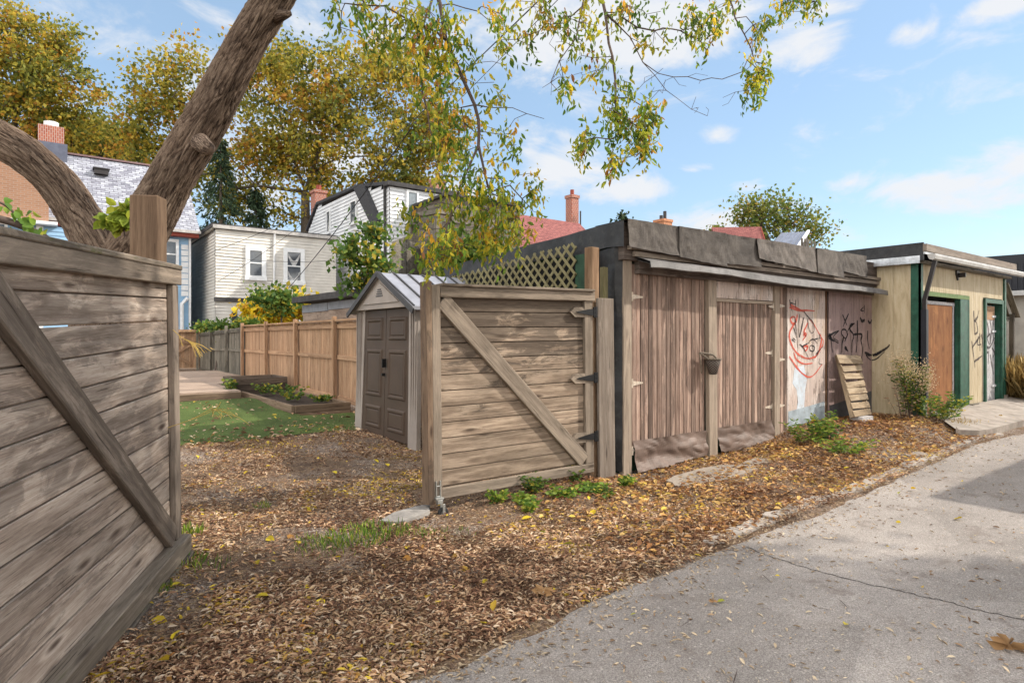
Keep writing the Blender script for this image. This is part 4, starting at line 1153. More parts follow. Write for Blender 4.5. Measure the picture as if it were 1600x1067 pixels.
# ================================================================ houses
def siding(mb, axis, pl, a0, a1, z0, z1, lap=.15, step=.034, prof=None, out=-1):
    """overlapping boards on the plane axis=pl; prof(z)->(a0,a1) clips each board"""
    z = z0
    while z < z1-.01:
        ze = min(z+lap, z1)
        lo, hi = prof(ze) if prof else (a0, a1)
        if hi > lo:
            o1 = pl+out*step
            if axis == 'v':
                q = [(lo, o1, z), (hi, o1, z), (hi, pl, ze), (lo, pl, ze)]; s_ = [(lo, pl, z), (hi, pl, z), (hi, o1, z), (lo, o1, z)]
            else:
                q = [(o1, hi, z), (o1, lo, z), (pl, lo, ze), (pl, hi, ze)]; s_ = [(pl, hi, z), (pl, lo, z), (o1, lo, z), (o1, hi, z)]
            mb.face(q); mb.face(s_)
        z = ze
def window(par, axis, pl, a0, a1, z0, z1, fw=.1, mat=None, pane=None, mid=True, out=-1, curt=False):
    mat = mat or WHITEP
    def bx(m, s0, s1, d0, d1, e0, e1):
        A, B_ = pl+out*d0, pl+out*d1
        if axis == 'v': m.box((s0, min(A, B_), e0), (s1, max(A, B_), e1))
        else: m.box((min(A, B_), s0, e0), (max(A, B_), s1, e1))
    m = MB()
    bx(m, a0, a0+fw, 0, .09, z0, z1); bx(m, a1-fw, a1, 0, .09, z0, z1); bx(m, a0+fw, a1-fw, 0, .088, z1-fw, z1); bx(m, a0-.03, a1+.03, 0, .12, z0-.05, z0+fw*.9)
    if mid: bx(m, a0+fw, a1-fw, .045, .075, (z0+z1)/2-.03, (z0+z1)/2+.03)
    w = m.build('window', mat, par)
    m = MB(); bx(m, a0+fw, a1-fw, .03, .04, z0+fw*.9, z1-fw); m.build('pane', pane or GLASS, w)
    if curt:
        n = 12
        for sgm in (0, 1):
            m = MB(); zt_ = z1-fw-.05-(sgm*(z1-z0)*.5); h = (z1-z0)*.26
            for i in range(n):
                t0, t1 = i/n, (i+1)/n
                f = lambda t, k: (a0+fw+.04+(a1-a0-2*fw-.08)*t, zt_-h*math.sin(math.pi*t)*.8-(.0 if k else .16+.25*h*math.sin(math.pi*t)))
                q = [f(t0,0), f(t1,0), f(t1,1), f(t0,1)]
                m.face([(s_, pl+out*.043, z) if axis == 'v' else (pl+out*.043, s_, z) for s_, z in q])
            m.build('curtain', CURT, w)
    return w
# ---- beige flat-roofed house
bh_ = thing('house', 'beige sided flat roofed two storey house with two white windows', 'house', (9, 33, .2))
HU0, HU1, HV = 6.2, 12.05, 31.6
m = MB(); siding(m, 'v', HV, HU0, HU1, 3.40, 6.62); siding(m, 'v', HV+.05, HU0, HU1, .2, 3.2)
m.box((HU0, HV+.051, .2), (HU1, 39, 6.6)); m.build('wall', SID_B, bh_)
m = MB(); siding(m, 'u', HU0, HV, 39, .2, 6.5); m.build('side_wall', SID_B, bh_)
m = MB(); siding(m, 'u', HU1, HV, 39, .2, 6.5, .13, out=1); m.build('side_wall', SID_B, bh_)
m = MB(); m.box((HU0-.06, HV-.10, 3.2), (HU1+.05, HV+.04, 3.38)); m.build('belt_trim', ROOFDK, bh_)
m = MB(); m.box((HU0-.12, HV-.18, 6.64), (HU1+.12, HV-.03, 6.80)); m.build('gutter', GUTTER, bh_)
m = MB(); m.box((HU0-.16, HV-.02, 6.70), (HU1+.1, 39.1, 6.88)); m.build('roof', ROOFDK, bh_)
m = MB(); m.box((HU0-.14, HV-.019, 6.55), (HU0-.06, 39.1, 6.69)); m.build('roof_edge', W_OLD, bh_)
q0, q1 = onv(383, 436, HV), onv(415, 387, HV); window(bh_, 'v', HV-.02, q0.x, q1.x, q0.z, q1.z, .2)
q0, q1 = onv(442, 443, HV), onv(475, 390, HV); window(bh_, 'v', HV-.02, q0.x, q1.x, q0.z, q1.z, .2, curt=True)
for px in (335+27, 336-13):
    pass
q0, q1 = onv(362, 510, HV+.05), onv(370, 488, HV+.05); window(bh_, 'v', HV+.03, q0.x, q1.x, q0.z, q1.z, .06, mat=ROOFDK, mid=False)
q = onv(429, 362, HV-.1); q2 = onv(427, 455, HV-.1)
m = MB(); m.tube([(q.x, HV-.12, 6.66), (q.x, HV-.09, 6.5), (q.x-.04, HV-.09, 3.45)], .05, 6); m.build('downspout', WHITEP, bh_)
for k, (px, h) in enumerate(((340, 1.1), (333, .6))):
    q = P(px, 345, 36); m = MB(); m.tube([(q.x, q.y, 6.8), (q.x, q.y, 6.85+h)], .06, 6); m.build('vent_pipe', LAMPW, bh_)
# ---- white house with dark angled roof
wh = thing('house', 'white sided house with dark roof edges and narrow side windows', 'house', (15, 33, .2))
WU, WV, WU1 = 13.0, 27.1, 17.1
pts = [(onu(x, y, WU).y, onu(x, y, WU).z) for x, y in [(470,430),(481,362),(497,321),(560,294),(607,289)]]
pts.sort()
ztop = 9.0
def prof_side(z):
    # interval of y where the roofline is above z
    ys = [p[0] for p in pts]; 
    lo, hi = None, WV
    y = WV
    while y < pts[-1][0]:
        # interpolate
        for (a, za), (c, zc) in zip(pts, pts[1:]):
            if a <= y <= c: zz = za+(zc-za)*(y-a)/(c-a); break
        else: zz = pts[0][1]
        if zz >= z:
            hi = y
            if lo is None: lo = y
        y += .1
    return (WV if lo is None else lo, hi)
m = MB(); siding(m, 'u', WU, WV, 40, .2, max(p[1] for p in pts), .19, .04, prof=prof_side); m.build('side_wall', SID_W, wh)
m = MB(); siding(m, 'v', WV, WU, WU1, .2, pts[0][1]-.1, .19, .04); m.box((WU+.05, WV+.05, .2), (WU1-.0, 33, 8.6)); m.build('wall', SID_W, wh)
m = MB()
rp = [(y, z) for y, z in pts if z > 6]
for (a, za), (c, zc) in zip(rp, rp[1:]):
    m.prism([(WU-.14, a, za), (WU-.14, c, zc), (WU-.14, c, zc+.16), (WU-.14, a, za+.16)], (WU1-WU+.3, 0, 0))
m.build('roof', SHINGLE_D, wh)
z_ = rp[0][1]
m = MB(); m.box((WU-.2, WV-.22, z_-.08), (WU1+.2, WV+.3, z_+.12)); m.build('roof_edge', ROOFDK, wh)
m = MB(); A_ = [onu(x, y, WU-.03) for x, y in [(557,293),(573,290),(597,345),(586,353)]]; m.prism(A_, (-.22, 0, 0)); m.build('roof_slope', SHINGLE_D, wh)
m = MB(); q = onu(604, 300, WU); m.tube([(WU-.1, q.y, z_-.05), (WU-.1, q.y-.05, 5.2)], .07, 6); m.build('downspout', ROOFDK, wh)
for (xa, ya, xc, yc) in ((512,366,518,328),(549,352,559,311)):
    a, c = onu(xa, ya, WU), onu(xc, yc, WU); window(wh, 'u', WU-.02, min(a.y,c.y), max(a.y,c.y), a.z, c.z, .09, mid=False, pane=GLASS)
for (xa, ya, xc, yc) in ((634,350,653,300),(679,331,692,306),(695,331,707,308)):
    a, c = onv(xa, ya, WV), onv(xc, yc, WV); window(wh, 'v', WV-.02, a.x, c.x, a.z, c.z, .1, mid=False, pane=plain('sky_lit_glass', (.16,.19,.21), .15, .2, 2, 0, spec=.8))
def chimney(par, x, y, z0, z1, s, mat=BRICK, pot=True, name='chimney'):
    m = MB(); m.box((x-s/2, y-s/2, z0), (x+s/2, y+s/2, z1)); m.box((x-s/2-.05, y-s/2-.05, z1-.18), (x+s/2+.05, y+s/2+.05, z1))
    o = m.build(name, mat, par)
    # box projection for the bricks
    if pot:
        m = MB(); m.tube([(x, y, z1), (x, y, z1+.35)], s*.22, 10); m.build('pot', REDTRIM if mat is BRICK else WHITEP, o)
    return o
q = onu(498, 300, WU+.5); chimney(wh, q.x, q.y, 7, q.z+.05, .75)
q = onv(684, 281, WV+1.5); chimney(wh, q.x, q.y, 8, q.z, .6)
# ---- blue house with grey shingle roof
bl_ = thing('house', 'blue sided house with grey shingle roof and red eave trim at the left', 'house', (2, 35, .2))
BV = 33.4; BU1 = onv(298, 400, BV).x; BU0 = BU1-16
e0, e1 = onv(302, 362, BV-.4), onv(0, 333, BV-.4)
ZEV = e0.z
def prof_blue(z): return (BU0, BU1)
m = MB(); siding(m, 'v', BV, BU0, BU1, .2, ZEV-.1, .17, .03); m.box((BU0+.05, BV+.05, .2), (BU1-.0, BV+9, ZEV-.1)); m.build('wall', SID_BL, bl_)
# roof: lower slope, ridge behind
r0 = onv(288, 268, BV+3.2); r1 = onv(228, 262, BV+3.2)
ZR = r0.z
m = MB()
fz = [(BU0-.3, BV-.45, ZEV), (BU1+.35, BV-.45, ZEV), (r0.x, BV+3.2, ZR), (BU0-.3, BV+3.2, ZR)]
m.face(fz, [(p[0], p[1]*1.3) for p in fz])
m.face([(r0.x, BV+3.2, ZR), (BU1+.35, BV+9, ZEV+.3), (BU0, BV+9, ZEV+.3), (BU0, BV+3.2, ZR)], [(0,0),(1,0),(1,1),(0,1)])
m.face([(BU1+.35, BV-.45, ZEV), (BU1+.35, BV+9, ZEV+.3), (r0.x, BV+3.2, ZR)], [(0,0),(3,0),(1.5,2)])
m.build('roof', SHING_G, bl_)
m = MB(); m.box((BU0, BV-.42, ZEV-.28), (BU1+.3, BV-.05, ZEV-.1)); m.build('eave_trim', REDTRIM, bl_)
m = MB(); m.box((BU0, BV-.55, ZEV-.1), (BU1+.36, BV-.43, ZEV+.03)); m.build('gutter', GUTTER, bl_)
m = MB(); m.beam((BU0, BV+3.2, ZR+.04), (r0.x, BV+3.2, ZR+.04), .25, .08, (0,1,0)); m.build('ridge_cap', plain('ridge_cap', (.19,.12,.12)), bl_)
a, c = onv(250, 420, BV), onv(279, 375, BV); window(bl_, 'v', BV-.02, a.x, c.x, a.z, c.z, .13)
m = MB(); 
for k in range(9): m.box((BU1-.42, BV-.06, 3.5+k*.28), (BU1-.12, BV-.03, 3.74+k*.28))
m.build('corner_quoins', WHITEP, bl_)
m = MB(); m.box((BU1-.1, BV-.09, .5), (BU1+.0, BV-.03, ZEV-.3)); m.build('corner_trim', WHITEP, bl_)
m = MB(); q = onv(290, 450, BV-.3); m.tube([(q.x+.1, BV-.15, 3.4), (q.x-.15, BV-.2, 3.1), (q.x-.15, BV-.2, .4)], .09, 6); m.build('downspout', WHITEP, bl_)
q = onv(158, 268, BV+2.2); m = MB(); m.box((q.x-.28, q.y-.3, q.z-.18), (q.x+.28, q.y+.2, q.z+.06)); m.box((q.x-.34, q.y-.36, q.z+.06), (q.x+.34, q.y+.24, q.z+.1)); m.build('roof_vent', DGUTTER, bl_)
q = onv(80, 200, BV+3.2)
ch = MB(); ch.box((q.x-.5, q.y-.4, ZR-.6), (q.x+.5, q.y+.4, q.z)); co = ch.build('chimney', BRICK, bl_)
m = MB(); m.box((q.x-.62, q.y-.5, ZR-.7), (q.x+.62, q.y+.5, ZR+.35)); m.build('chimney_base', plain('lead_flashing', (.10,.11,.15)), co)
m = MB(); m.tube([(q.x, q.y, q.z), (q.x, q.y, q.z+.25)], .3, 12); m.build('pot', WHITEP, co)
# brick dormer part at the left
q0, q1 = onv(-60, 327, BV-1.2), onv(62, 262, BV-1.2)
m = MB(); m.box((q0.x-2, BV-1.2, ZEV-.3), (q1.x+.3, BV+3, q1.z+.1)); 
o = m.build('brick_bay', BRICKBR, bl_)
m = MB(); m.box((q0.x-2, BV-1.5, ZEV-.42), (q1.x+.6, BV-.9, ZEV-.301)); m.build('porch_eave', WHITEP, bl_)
q0, q1 = onv(-30, 385, BV-.9), onv(12, 348, BV-.9)
m = MB(); siding(m, 'v', BV-.9, q0.x-3, q1.x+3.6, .2, ZEV-.43, .17, .03); m.build('porch_wall', SID_BL, bl_)
window(bl_, 'v', BV-.92, q0.x, q1.x, q0.z, q1.z, .1, pane=GLASS)
q = onv(34, 352, BV-1.0); m = MB(); m.box((q.x-.1, q.y-.1, q.z-.12), (q.x+.1, q.y, q.z+.12)); m.build('porch_lamp', WHITEP, bl_)
q = onv(62, 370, BV-.95); m = MB(); m.box((q.x-.12, q.y-.06, .5), (q.x+.12, q.y, ZEV-.45)); m.build('corner_trim', WHITEP, bl_)

# ---- plywood shed behind the fence
ps = thing('shed', 'old plywood lean-to shed with dark roof edge behind the orange fence', 'shed', (7.5, 18, .2))
m = MB(); m.box((6.5, 15.3, .2), (6.53, 19.9, 2.3)); m.box((6.531, 15.3, .2), (9.5, 15.33, 2.6)); m.build('wall', wood('old_shed_plywood', (.13,.09,.07), (.24,.18,.14), (.33,.26,.21), stain=.6, across=.4), ps)
m = MB(); m.box((6.47, 15.3, 2.3), (6.50, 17.6, 2.52)); m.box((6.47, 17.63, 2.28), (6.50, 19.9, 2.52)); m.build('fascia', plain('grey_blue_board', (.22,.23,.25)), ps)
m = MB(); m.prism([(6.2, 15.1, 2.56), (6.2, 20.1, 2.60), (6.2, 20.1, 2.78), (6.2, 15.1, 2.74)], (3.6,0,0)); m.build('roof', ROOFDK, ps)
# ---- timber pergola / porch by the white house
pg = thing('porch', 'grey timber porch frame with flat roof before the white house', 'porch', (13, 20, .2))
a0_, a1_ = P(650, 336, 24), P(724, 326, 25.5)
cA, cB, cC = P(653, 400, 24), P(688, 380, 22), P(752, 380, 25)
m = MB(); m.prism([tuple(P(640,341,25)), tuple(P(684,333,22)), tuple(P(762,343,25)), tuple(P(715,336,29))], (0,0,.16)); m.build('roof', W_OLD, pg)
m = MB()
for a, c, Y in ((640,684,0),):
    A1, A2, A3 = P(640,341,25), P(684,333,22), P(762,343,25)
    m.beam(A1-Vector((0,0,.18)), A2-Vector((0,0,.18)), .22, .1, (0,0,1)); m.beam(A2-Vector((0,0,.18)), A3-Vector((0,0,.18)), .22, .1, (0,0,1))
m.build('beam', W_OLD, pg)
for (px, Y) in ((644, 25), (684, 22), (758, 25)):
    q = P(px, 400, Y); zt_ = P(px, 343, Y).z
    m = MB(); m.box((q.x-.13, q.y-.13, .2), (q.x+.13, q.y+.13, zt_)); m.build('post', W_OLD, pg)
sf = thing('privacy_screen', 'grey weathered tall board screen around the porch by the white house', 'screen', (11, 19, .2))
m = MB()
for (pa, pb_, Ya, Yb, ya, yb) in ((612,655,21,23,378,362),(655,706,23,20,388,372)):
    n = 12
    for k in range(n):
        t0 = k/n; px = pa+(pb_-pa)*t0; Y = Ya+(Yb-Ya)*t0
        q = P(px, ya+(yb-ya)*t0, Y); q2 = P(pa+(pb_-pa)*(k+.93)/n, ya+(yb-ya)*(k+.93)/n, Ya+(Yb-Ya)*(k+.93)/n)
        m.prism([(q.x, q.y, .2), (q2.x, q2.y, .2), (q2.x, q2.y, q2.z), (q.x, q.y, q.z)], (.02,.03,0))
m.build('boards', W_OLD, sf)
m = MB(); q = P(739, 415, 15); m.box((q.x-.07, q.y-.07, .2), (q.x+.07, q.y+.07, P(739, 368, 15).z)); tag(m.build('post', W_FENCE, None), 'lone orange timber post rising behind the hanging leaves', 'post')

# ---- red-roofed house
rh = thing('house', 'red shingle roofed house with tall brick chimney behind the plank garage', 'house', (21, 26, .2))
RV = 23.0
ra, rb_ = onv(741, 350, RV+4), onv(911, 352, RV+4)
ZRr = onv(870, 344, RV+4).z
m = MB()
qf = [(ra.x, RV, 4.2), (rb_.x-1.2, RV, 4.2), (rb_.x-1.2, RV+4, ZRr), (ra.x, RV+4, ZRr)]
qf = [(ra.x, RV, 4.3), (rb_.x+.8, RV, 4.3), (rb_.x-.3, RV+4, ZRr), (ra.x, RV+4, ZRr)]
m.face(qf, [(p[0]*1.0, p[1]*1.4) for p in qf])
m.face([qf[2], (qf[1][0], RV+8, 4.3), (ra.x, RV+8, 4.3), qf[3]], [(0,0),(1,0),(1,1),(0,1)])
m.face([qf[1], (qf[1][0], RV+8, 4.3), qf[2]], [(0,0),(3,0),(1.5,2)])
m.build('roof', SHING_R, rh)
m = MB(); m.box((ra.x+.1, RV+.3, .2), (rb_.x+.5, RV+7.7, 4.32)); m.build('wall', BRICK, rh)
q0, q1 = onv(700, 345, RV+1), onv(824, 326, RV+1)
m = MB(); m.box((q0.x, RV+1, 3), (onv(812,340,RV+1).x, RV+6, q1.z)); m.build('upper_wall', W_OLD, rh)
m = MB(); m.box((q0.x-.2, RV+.8, q1.z), (onv(812,340,RV+1).x+.2, RV+6.2, q1.z+.12)); m.build('flat_roof', ROOFDK, rh)
q = onv(894, 306, RV+4.5); chimney(rh, q.x, q.y, 6, q.z+.0, .55)
q = onv(907, 330, RV+4); m = MB(); m.tube([(q.x, q.y, 6.2), (q.x, q.y, q.z)], .05, 6); m.build('vent_pipe', DGUTTER, rh)
# ---- roofs glimpsed over the garage
fh = thing('house', 'distant house whose brick chimney with two metal flues tops the parapet', 'house', (38, 34, .2))
q = P(1036, 350, 44)
m = MB(); m.box((q.x-3, q.y-1, .2), (q.x+3, q.y+5, 7.6)); m.build('wall', BRICK, fh)
m = MB(); m.prism([(q.x-3.2, q.y-1.2, 7.4), (q.x-3.2, q.y+5.2, 7.4), (q.x-3.2, q.y+2, 9.1)], (6.4,0,0)); m.build('roof', ROOFDK, fh)
c_ = chimney(fh, q.x, q.y, 7.5, P(1036, 344, 44).z, .9, plain('orange_brick', (.42,.19,.10)), False)
for dx, h in ((-.2, .5), (.2, 1.0)):
    m = MB(); m.tube([(q.x+dx, q.y, P(1036,345,44).z), (q.x+dx, q.y, P(1036,345,44).z+h*.7)], .12, 8); m.build('flue', DGUTTER, c_)
gh_ = thing('house', 'small distant house with a red brown gable beyond the parapet', 'house', (36, 24, .2))
q = P(1150, 375, 52)
def gable(par, cx, cy, w, d, ze, zr, ang, wm, rm, fascia):
    ax = Vector((math.cos(ang), math.sin(ang), 0)); ay = Vector((-math.sin(ang), math.cos(ang), 0)); c = Vector((cx, cy, 0))
    T = lambda x, y, z: c+ax*x+ay*y+Vector((0,0,z))
    m = MB(); m.prism([T(w/2,-d/2,.2), T(w/2,d/2,.2), T(w/2,d/2,ze), T(w/2,0,zr), T(w/2,-d/2,ze)], -ax*w); m.build('wall', wm, par)
    m = MB()
    for s_ in (-1, 1):
        f = [T(-w/2-.3, s_*(d/2+.3), ze-.2), T(w/2+.3, s_*(d/2+.3), ze-.2), T(w/2+.3, 0, zr+.1), T(-w/2-.3, 0, zr+.1)]
        m.prism(f, (0,0,.12), .5)
    m.build('roof', rm, par)
    m = MB()
    for s_ in (-1, 1): m.beam(T(w/2+.33, s_*(d/2+.3), ze-.15), T(w/2+.33, 0, zr+.15), .25, .06, (0,0,1))
    m.build('verge', fascia, par)
zr_ = P(1165, 359, 52).z
gable(gh_, q.x, q.y, 3.4, 2.4, zr_-1.6, zr_, math.radians(-40), SID_W, SHING_R, REDTRIM)
mh = thing('house', 'distant low building with a pale ribbed metal roof beyond the parapet', 'house', (30, 18, .2))
q = P(1230, 375, 30)
m = MB()
A_ = [P(1203,386,32), P(1246,386,30), P(1262,362,31.5), P(1222,364,34)]
m.prism(A_, (0,0,-.1)); m.build('roof', plain('blue_grey_metal_roof', (.20,.22,.28), .7), mh)
m = MB()
for k in range(7):
    t = k/6; m.beam(A_[0].lerp(A_[1], t)+Vector((0,0,.04)), A_[3].lerp(A_[2], t)+Vector((0,0,.03)), .03, .02, (1,0,0))
m.build('roof_rib', plain('grey_roof_rib', (.15,.17,.21), .7), mh)
m = MB(); m.beam(A_[1]+Vector((.1,0,.05)), A_[2]+Vector((.1,0,.05)), .12, .12, (0,0,1)); m.build('verge', SID_W, mh)
m = MB(); b_ = [Vector((p.x, p.y, .2)) for p in A_]
for i in range(4):
    j = (i+1) % 4; m.face([b_[i], b_[j], A_[j]-Vector((0,0,.12)), A_[i]-Vector((0,0,.12))]); 
m.build('wall', plain('dark_board_wall', (.06,.05,.05)), mh)
m = MB()
for k in range(5):
    q = P(1253+k*5, 372+k*1.2, 29); m.box((q.x-.06, q.y-.02, 3), (q.x+.06, q.y+.02, q.z))
m.build('fence_boards', W_OLD, mh)

# ---- garages across the lane (behind and beside the camera)
for i, (xa, xb, h) in enumerate(((9.77, 16, 3.0),)):
    t = thing('garage', 'brick lane garage standing opposite the cream garage', 'garage', ((xa+xb)/2, -2.5, 0))
    m = MB(); m.box((xa+.1, -5, -.1), (xb-.1, .12, h-.1)); m.build('wall', BRICK, t)
    m = MB(); m.box((xa, -5.1, h-.09), (xb, .23, h)); m.build('roof', ROOFDK, t)
    m = MB(); m.box((xa+1, .121, 0), (xb-1, .14, 2.2)); m.build('door', WHITEOLD, t)
# ================================================================ plants
def grow(nodes, par, centers, pen=2.0, step=.5, jit=.12, gravity=False):
    """connect every centre to the nearest existing node; returns nodes, parents, ids of the centres"""
    nodes = [np.array(p, float) for p in nodes]; par = list(par); ids = []
    root = nodes[0]
    order = sorted(range(len(centers)), key=lambda i: min(np.linalg.norm(centers[i]-n) for n in nodes[::max(1, len(nodes)//40)]))
    for i in order:
        c = centers[i]; N = np.array(nodes)
        d = np.linalg.norm(N-c, axis=1)
        up = (c[2]-N[:, 2])
        cost = d+(pen*np.maximum(0, up) if gravity else pen*np.maximum(0, -up))
        k = int(np.argmin(cost)); L = d[k]; n = max(1, int(L/step))
        a = nodes[k]; last = k
        for s_ in range(1, n+1):
            t = s_/n; p = a*(1-t)+c*t
            if s_ < n:
                p = p+rng.normal(size=3)*jit*min(1, L/n)
                p[2] += (.12 if gravity else .1)*L*math.sin(math.pi*t)
            nodes.append(p); par.append(last); last = len(nodes)-1
        ids.append((i, last))
    return nodes, par, ids
def twigs(mb, nodes, par, start, rtip, rmax, expo=.5, seg=5):
    n = len(nodes); cnt = np.zeros(n)
    ch = [0]*n
    for i in range(n-1, -1, -1):
        if cnt[i] == 0: cnt[i] = 1
        if par[i] >= 0: cnt[par[i]] += cnt[i]
    r = np.minimum(rtip*cnt**expo, rmax)
    for i in range(start, n):
        p = par[i]
        if p < 0: continue
        a, b = Vector(nodes[p]), Vector(nodes[i])
        if (b-a).length < 1e-4: continue
        ra = min(r[p], r[i]*1.35)
        mb.tube([a, b+(b-a).normalized()*r[i]*.3], [ra, r[i]], seg, cap=False, rnd=.5)
    return r
def blob_pts(blobs, n, shell=.5):
    """blobs: (px,py,Y,rx,ry[,rdepth]) in photo pixels at distance Y"""
    w = np.array([b[3]*b[4] for b in blobs], float); w /= w.sum(); out = []
    for k in rng.choice(len(blobs), n, p=w):
        px, py, Y, rx, ry = blobs[k][:5]
        d = rng.normal(size=3); d /= np.linalg.norm(d); d *= rng.random()**shell
        s_ = Y/F; rd = blobs[k][5] if len(blobs[k]) > 5 else rx*s_*.8
        c = P(px, py, Y)
        X, Yd, Z = d[0]*rx*s_, d[1]*rd, d[2]*ry*s_
        out.append(np.array([c.x+.8*X+.6*Yd, c.y-.6*X+.8*Yd, c.z+Z]))
    return np.array(out)
def make_tree(name, label, base, blobs, ncent, per, lsize, spread, lmat, bmat, r0, fork, group=None, rtip=.012, asp=.7, shell=.45, extra=None, droop=-.2, cat='tree', zmin=None):
    t = thing(name, label, cat, base, group)
    B0 = np.array(base, float); C = blob_pts(blobs, ncent, shell)
    if zmin is not None: C[:, 2] = np.maximum(C[:, 2], zmin)
    top = np.array(fork, float)
    n0 = 7; nodes = [B0*(1-k/(n0-1))+top*(k/(n0-1))+rng.normal(size=3)*.03*r0*(0 < k < n0-1) for k in range(n0)]; par = [-1]+list(range(n0-1))
    if extra:
        for chain in extra:
            last = n0-1; 
            for q in chain: nodes.append(np.array(q, float)); par.append(last); last = len(nodes)-1
    st = len(nodes)
    nodes, par, ids = grow(nodes, par, C, step=max(.5, np.ptp(C[:, 2])/14), jit=.22)
    mb = MB(); mb.tube([Vector(p) for p in nodes[:n0]], [r0*(1.25-.45*k/(n0-1)) if k else r0*1.6 for k in range(n0)], 10)
    twigs(mb, nodes, par, n0, rtip, r0*.75)
    mb.build('trunk', bmat, t, smooth=True)
    Cs = np.repeat(C, per, 0); Lc = Cs+rng.normal(size=Cs.shape)*np.array([1, 1, .75])*spread*(.5+rng.random((len(C), 1)).repeat(per, 0))
    D = rng.normal(size=Lc.shape)+np.array([0, 0, droop])
    tone = np.clip(.5+.28*rng.normal(size=len(C)).repeat(per)+.18*rng.normal(size=len(Lc)), 0, 1)
    leafmesh('crown', Lc, D, lsize*(.6+.8*rng.random(len(Lc))), lmat, t, asp, .12, tone)
    return t
# back maples
make_tree('maple_tree', 'huge autumn yellow maple spreading behind the beige and white houses', tuple(P(477, 470, 44).xy)+(.2,),
    [(560,190,44,150,110),(470,180,44,110,130),(600,110,44,90,70),(420,110,44,70,75),(660,250,44,70,80),(380,250,44,75,60),(540,290,44,130,50),(250,150,44,62,80),(240,230,44,62,60),(700,180,44,50,70),(290,110,44,40,50),(640,300,44,70,40),(330,290,44,60,40),(390,320,44,60,30),(440,330,44,60,24)],
    780, 46, .29, .54, L_MAPLE, BARK2, .36, tuple(P(477, 300, 44)), rtip=.013, extra=[[tuple(P(400,290,43)), tuple(P(345,230,42))],[tuple(P(500,230,44)), tuple(P(520,150,44))],[tuple(P(440,200,44)), tuple(P(430,120,45))]])
make_tree('maple_tree', 'tall yellow green maple behind the blue house at the far left', tuple(P(20, 470, 46).xy)+(.2,),
    [(30,110,46,70,80),(90,140,46,70,70),(120,190,46,60,50),(40,190,46,70,50),(150,220,46,50,30),(10,40,46,50,50),(-60,140,46,70,110),(90,60,46,40,35)],
    360, 52, .30, .54, L_MAPLE, BARK2, .45, tuple(P(20, 250, 46)), rtip=.02, extra=[[tuple(P(25,170,46)), tuple(P(60,110,46))]])
make_tree('maple_tree', 'round greener maple crown behind the grey shingle roof', tuple(P(150, 470, 50).xy)+(.2,),
    [(140,225,50,70,28),(200,225,50,35,30),(90,220,50,60,25)], 150, 34, .36, .75, L_GREENT, BARK2, .4, tuple(P(150, 260, 50)), rtip=.02)
# spruce
def spruce(label, px, py, Y, h_px, w_px):
    b0 = P(px, py, Y); top = P(px, py-h_px, Y)
    t = thing('spruce_tree', label, 'tree', (b0.x, b0.y, .2))
    mb = MB(); mb.tube([(b0.x, b0.y, .2), tuple(top)], [.25, .03], 8); mb.build('trunk', BARK2, t, smooth=True)
    C, D = [], []
    H = top.z-2; R = w_px*Y/F
    for k in range(150):
        f = (k/150); z = 2+H*f; L = R*(1-f)**.8*random.uniform(.75,1.1)+.15; a = random.uniform(0, 6.28)
        for s_ in range(26):
            q = random.random()**.7; 
            C.append((b0.x+math.cos(a)*L*q+random.gauss(0,.12), b0.y+math.sin(a)*L*q+random.gauss(0,.12), z-.45*L*q*q+random.gauss(0,.10)))
            D.append((math.cos(a)*.6+random.gauss(0,.4), math.sin(a)*.6+random.gauss(0,.4), -.7+random.gauss(0,.3)))
    leafmesh('crown', C, D, .34, L_SPRUCE, t, .3, .1)
spruce('dark spruce standing behind the beige flat roofed house', 345, 400, 40, 180, 68)
spruce('shorter dark spruce right of the other behind the beige roof', 400, 400, 42, 105, 50)
# distant trees at right
make_tree('tree', 'round olive green tree far beyond the garage parapet', tuple(P(1215, 470, 60).xy)+(.2,),
    [(1200,335,60,50,28),(1165,330,60,32,20),(1245,345,60,40,26),(1180,360,60,45,20),(1270,365,60,28,18),(1210,312,60,30,10)], 210, 15, .36, .7, L_GREENT, BARK2, .5, tuple(P(1205, 385, 60)), rtip=.03, extra=[[tuple(P(1190,350,60))],[tuple(P(1235,350,60))]])
make_tree('tree', 'tiny far tree left of the distant red brown gable', tuple(P(1118, 470, 70).xy)+(.2,),
    [(1118,362,70,8,8)], 14, 14, .4, .4, L_GREENT, BARK2, .15, tuple(P(1118, 375, 70)), rtip=.03)
make_tree('tree', 'tiny evergreen tip showing over the parapet near the chimneys', tuple(P(972, 470, 50).xy)+(.2,),
    [(972,342,50,6,9)], 10, 10, .35, .25, L_SPRUCE, BARK2, .15, tuple(P(972, 350, 50)), rtip=.03)
# shrubs behind the fence and shed
make_tree('shrub', 'green leafy small tree growing beside the white house wall', tuple(P(580, 560, 16).xy)+(.2,),
    [(585,365,16,30,20),(560,395,16,38,24),(590,415,16,28,26),(565,440,16,22,22)], 95, 16, .15, .15, L_BUSH, TWIG, .05, tuple(P(585, 450, 16)), rtip=.005, cat='shrub')
make_tree('shrub', 'dense shrub with dark and yellow leaves behind the resin shed', tuple(P(715, 560, 13).xy)+(.2,),
    [(712,385,13,22,34),(740,410,13,36,28),(775,405,13,34,26),(712,430,13,26,18)], 150, 16, .13, .14, L_BUSH, TWIG, .05, tuple(P(720, 440, 13)), rtip=.005, cat='shrub')
make_tree('shrub', 'bright yellow shrub behind the wooden fence under the beige house', tuple(P(420, 560, 24).xy)+(.2,),
    [(400,490,24,32,20),(450,490,24,26,18),(425,480,24,30,22),(470,470,24,12,12)], 110, 26, .2, .2, L_YEL, TWIG, .05, tuple(P(425, 510, 24)), rtip=.006, cat='shrub')
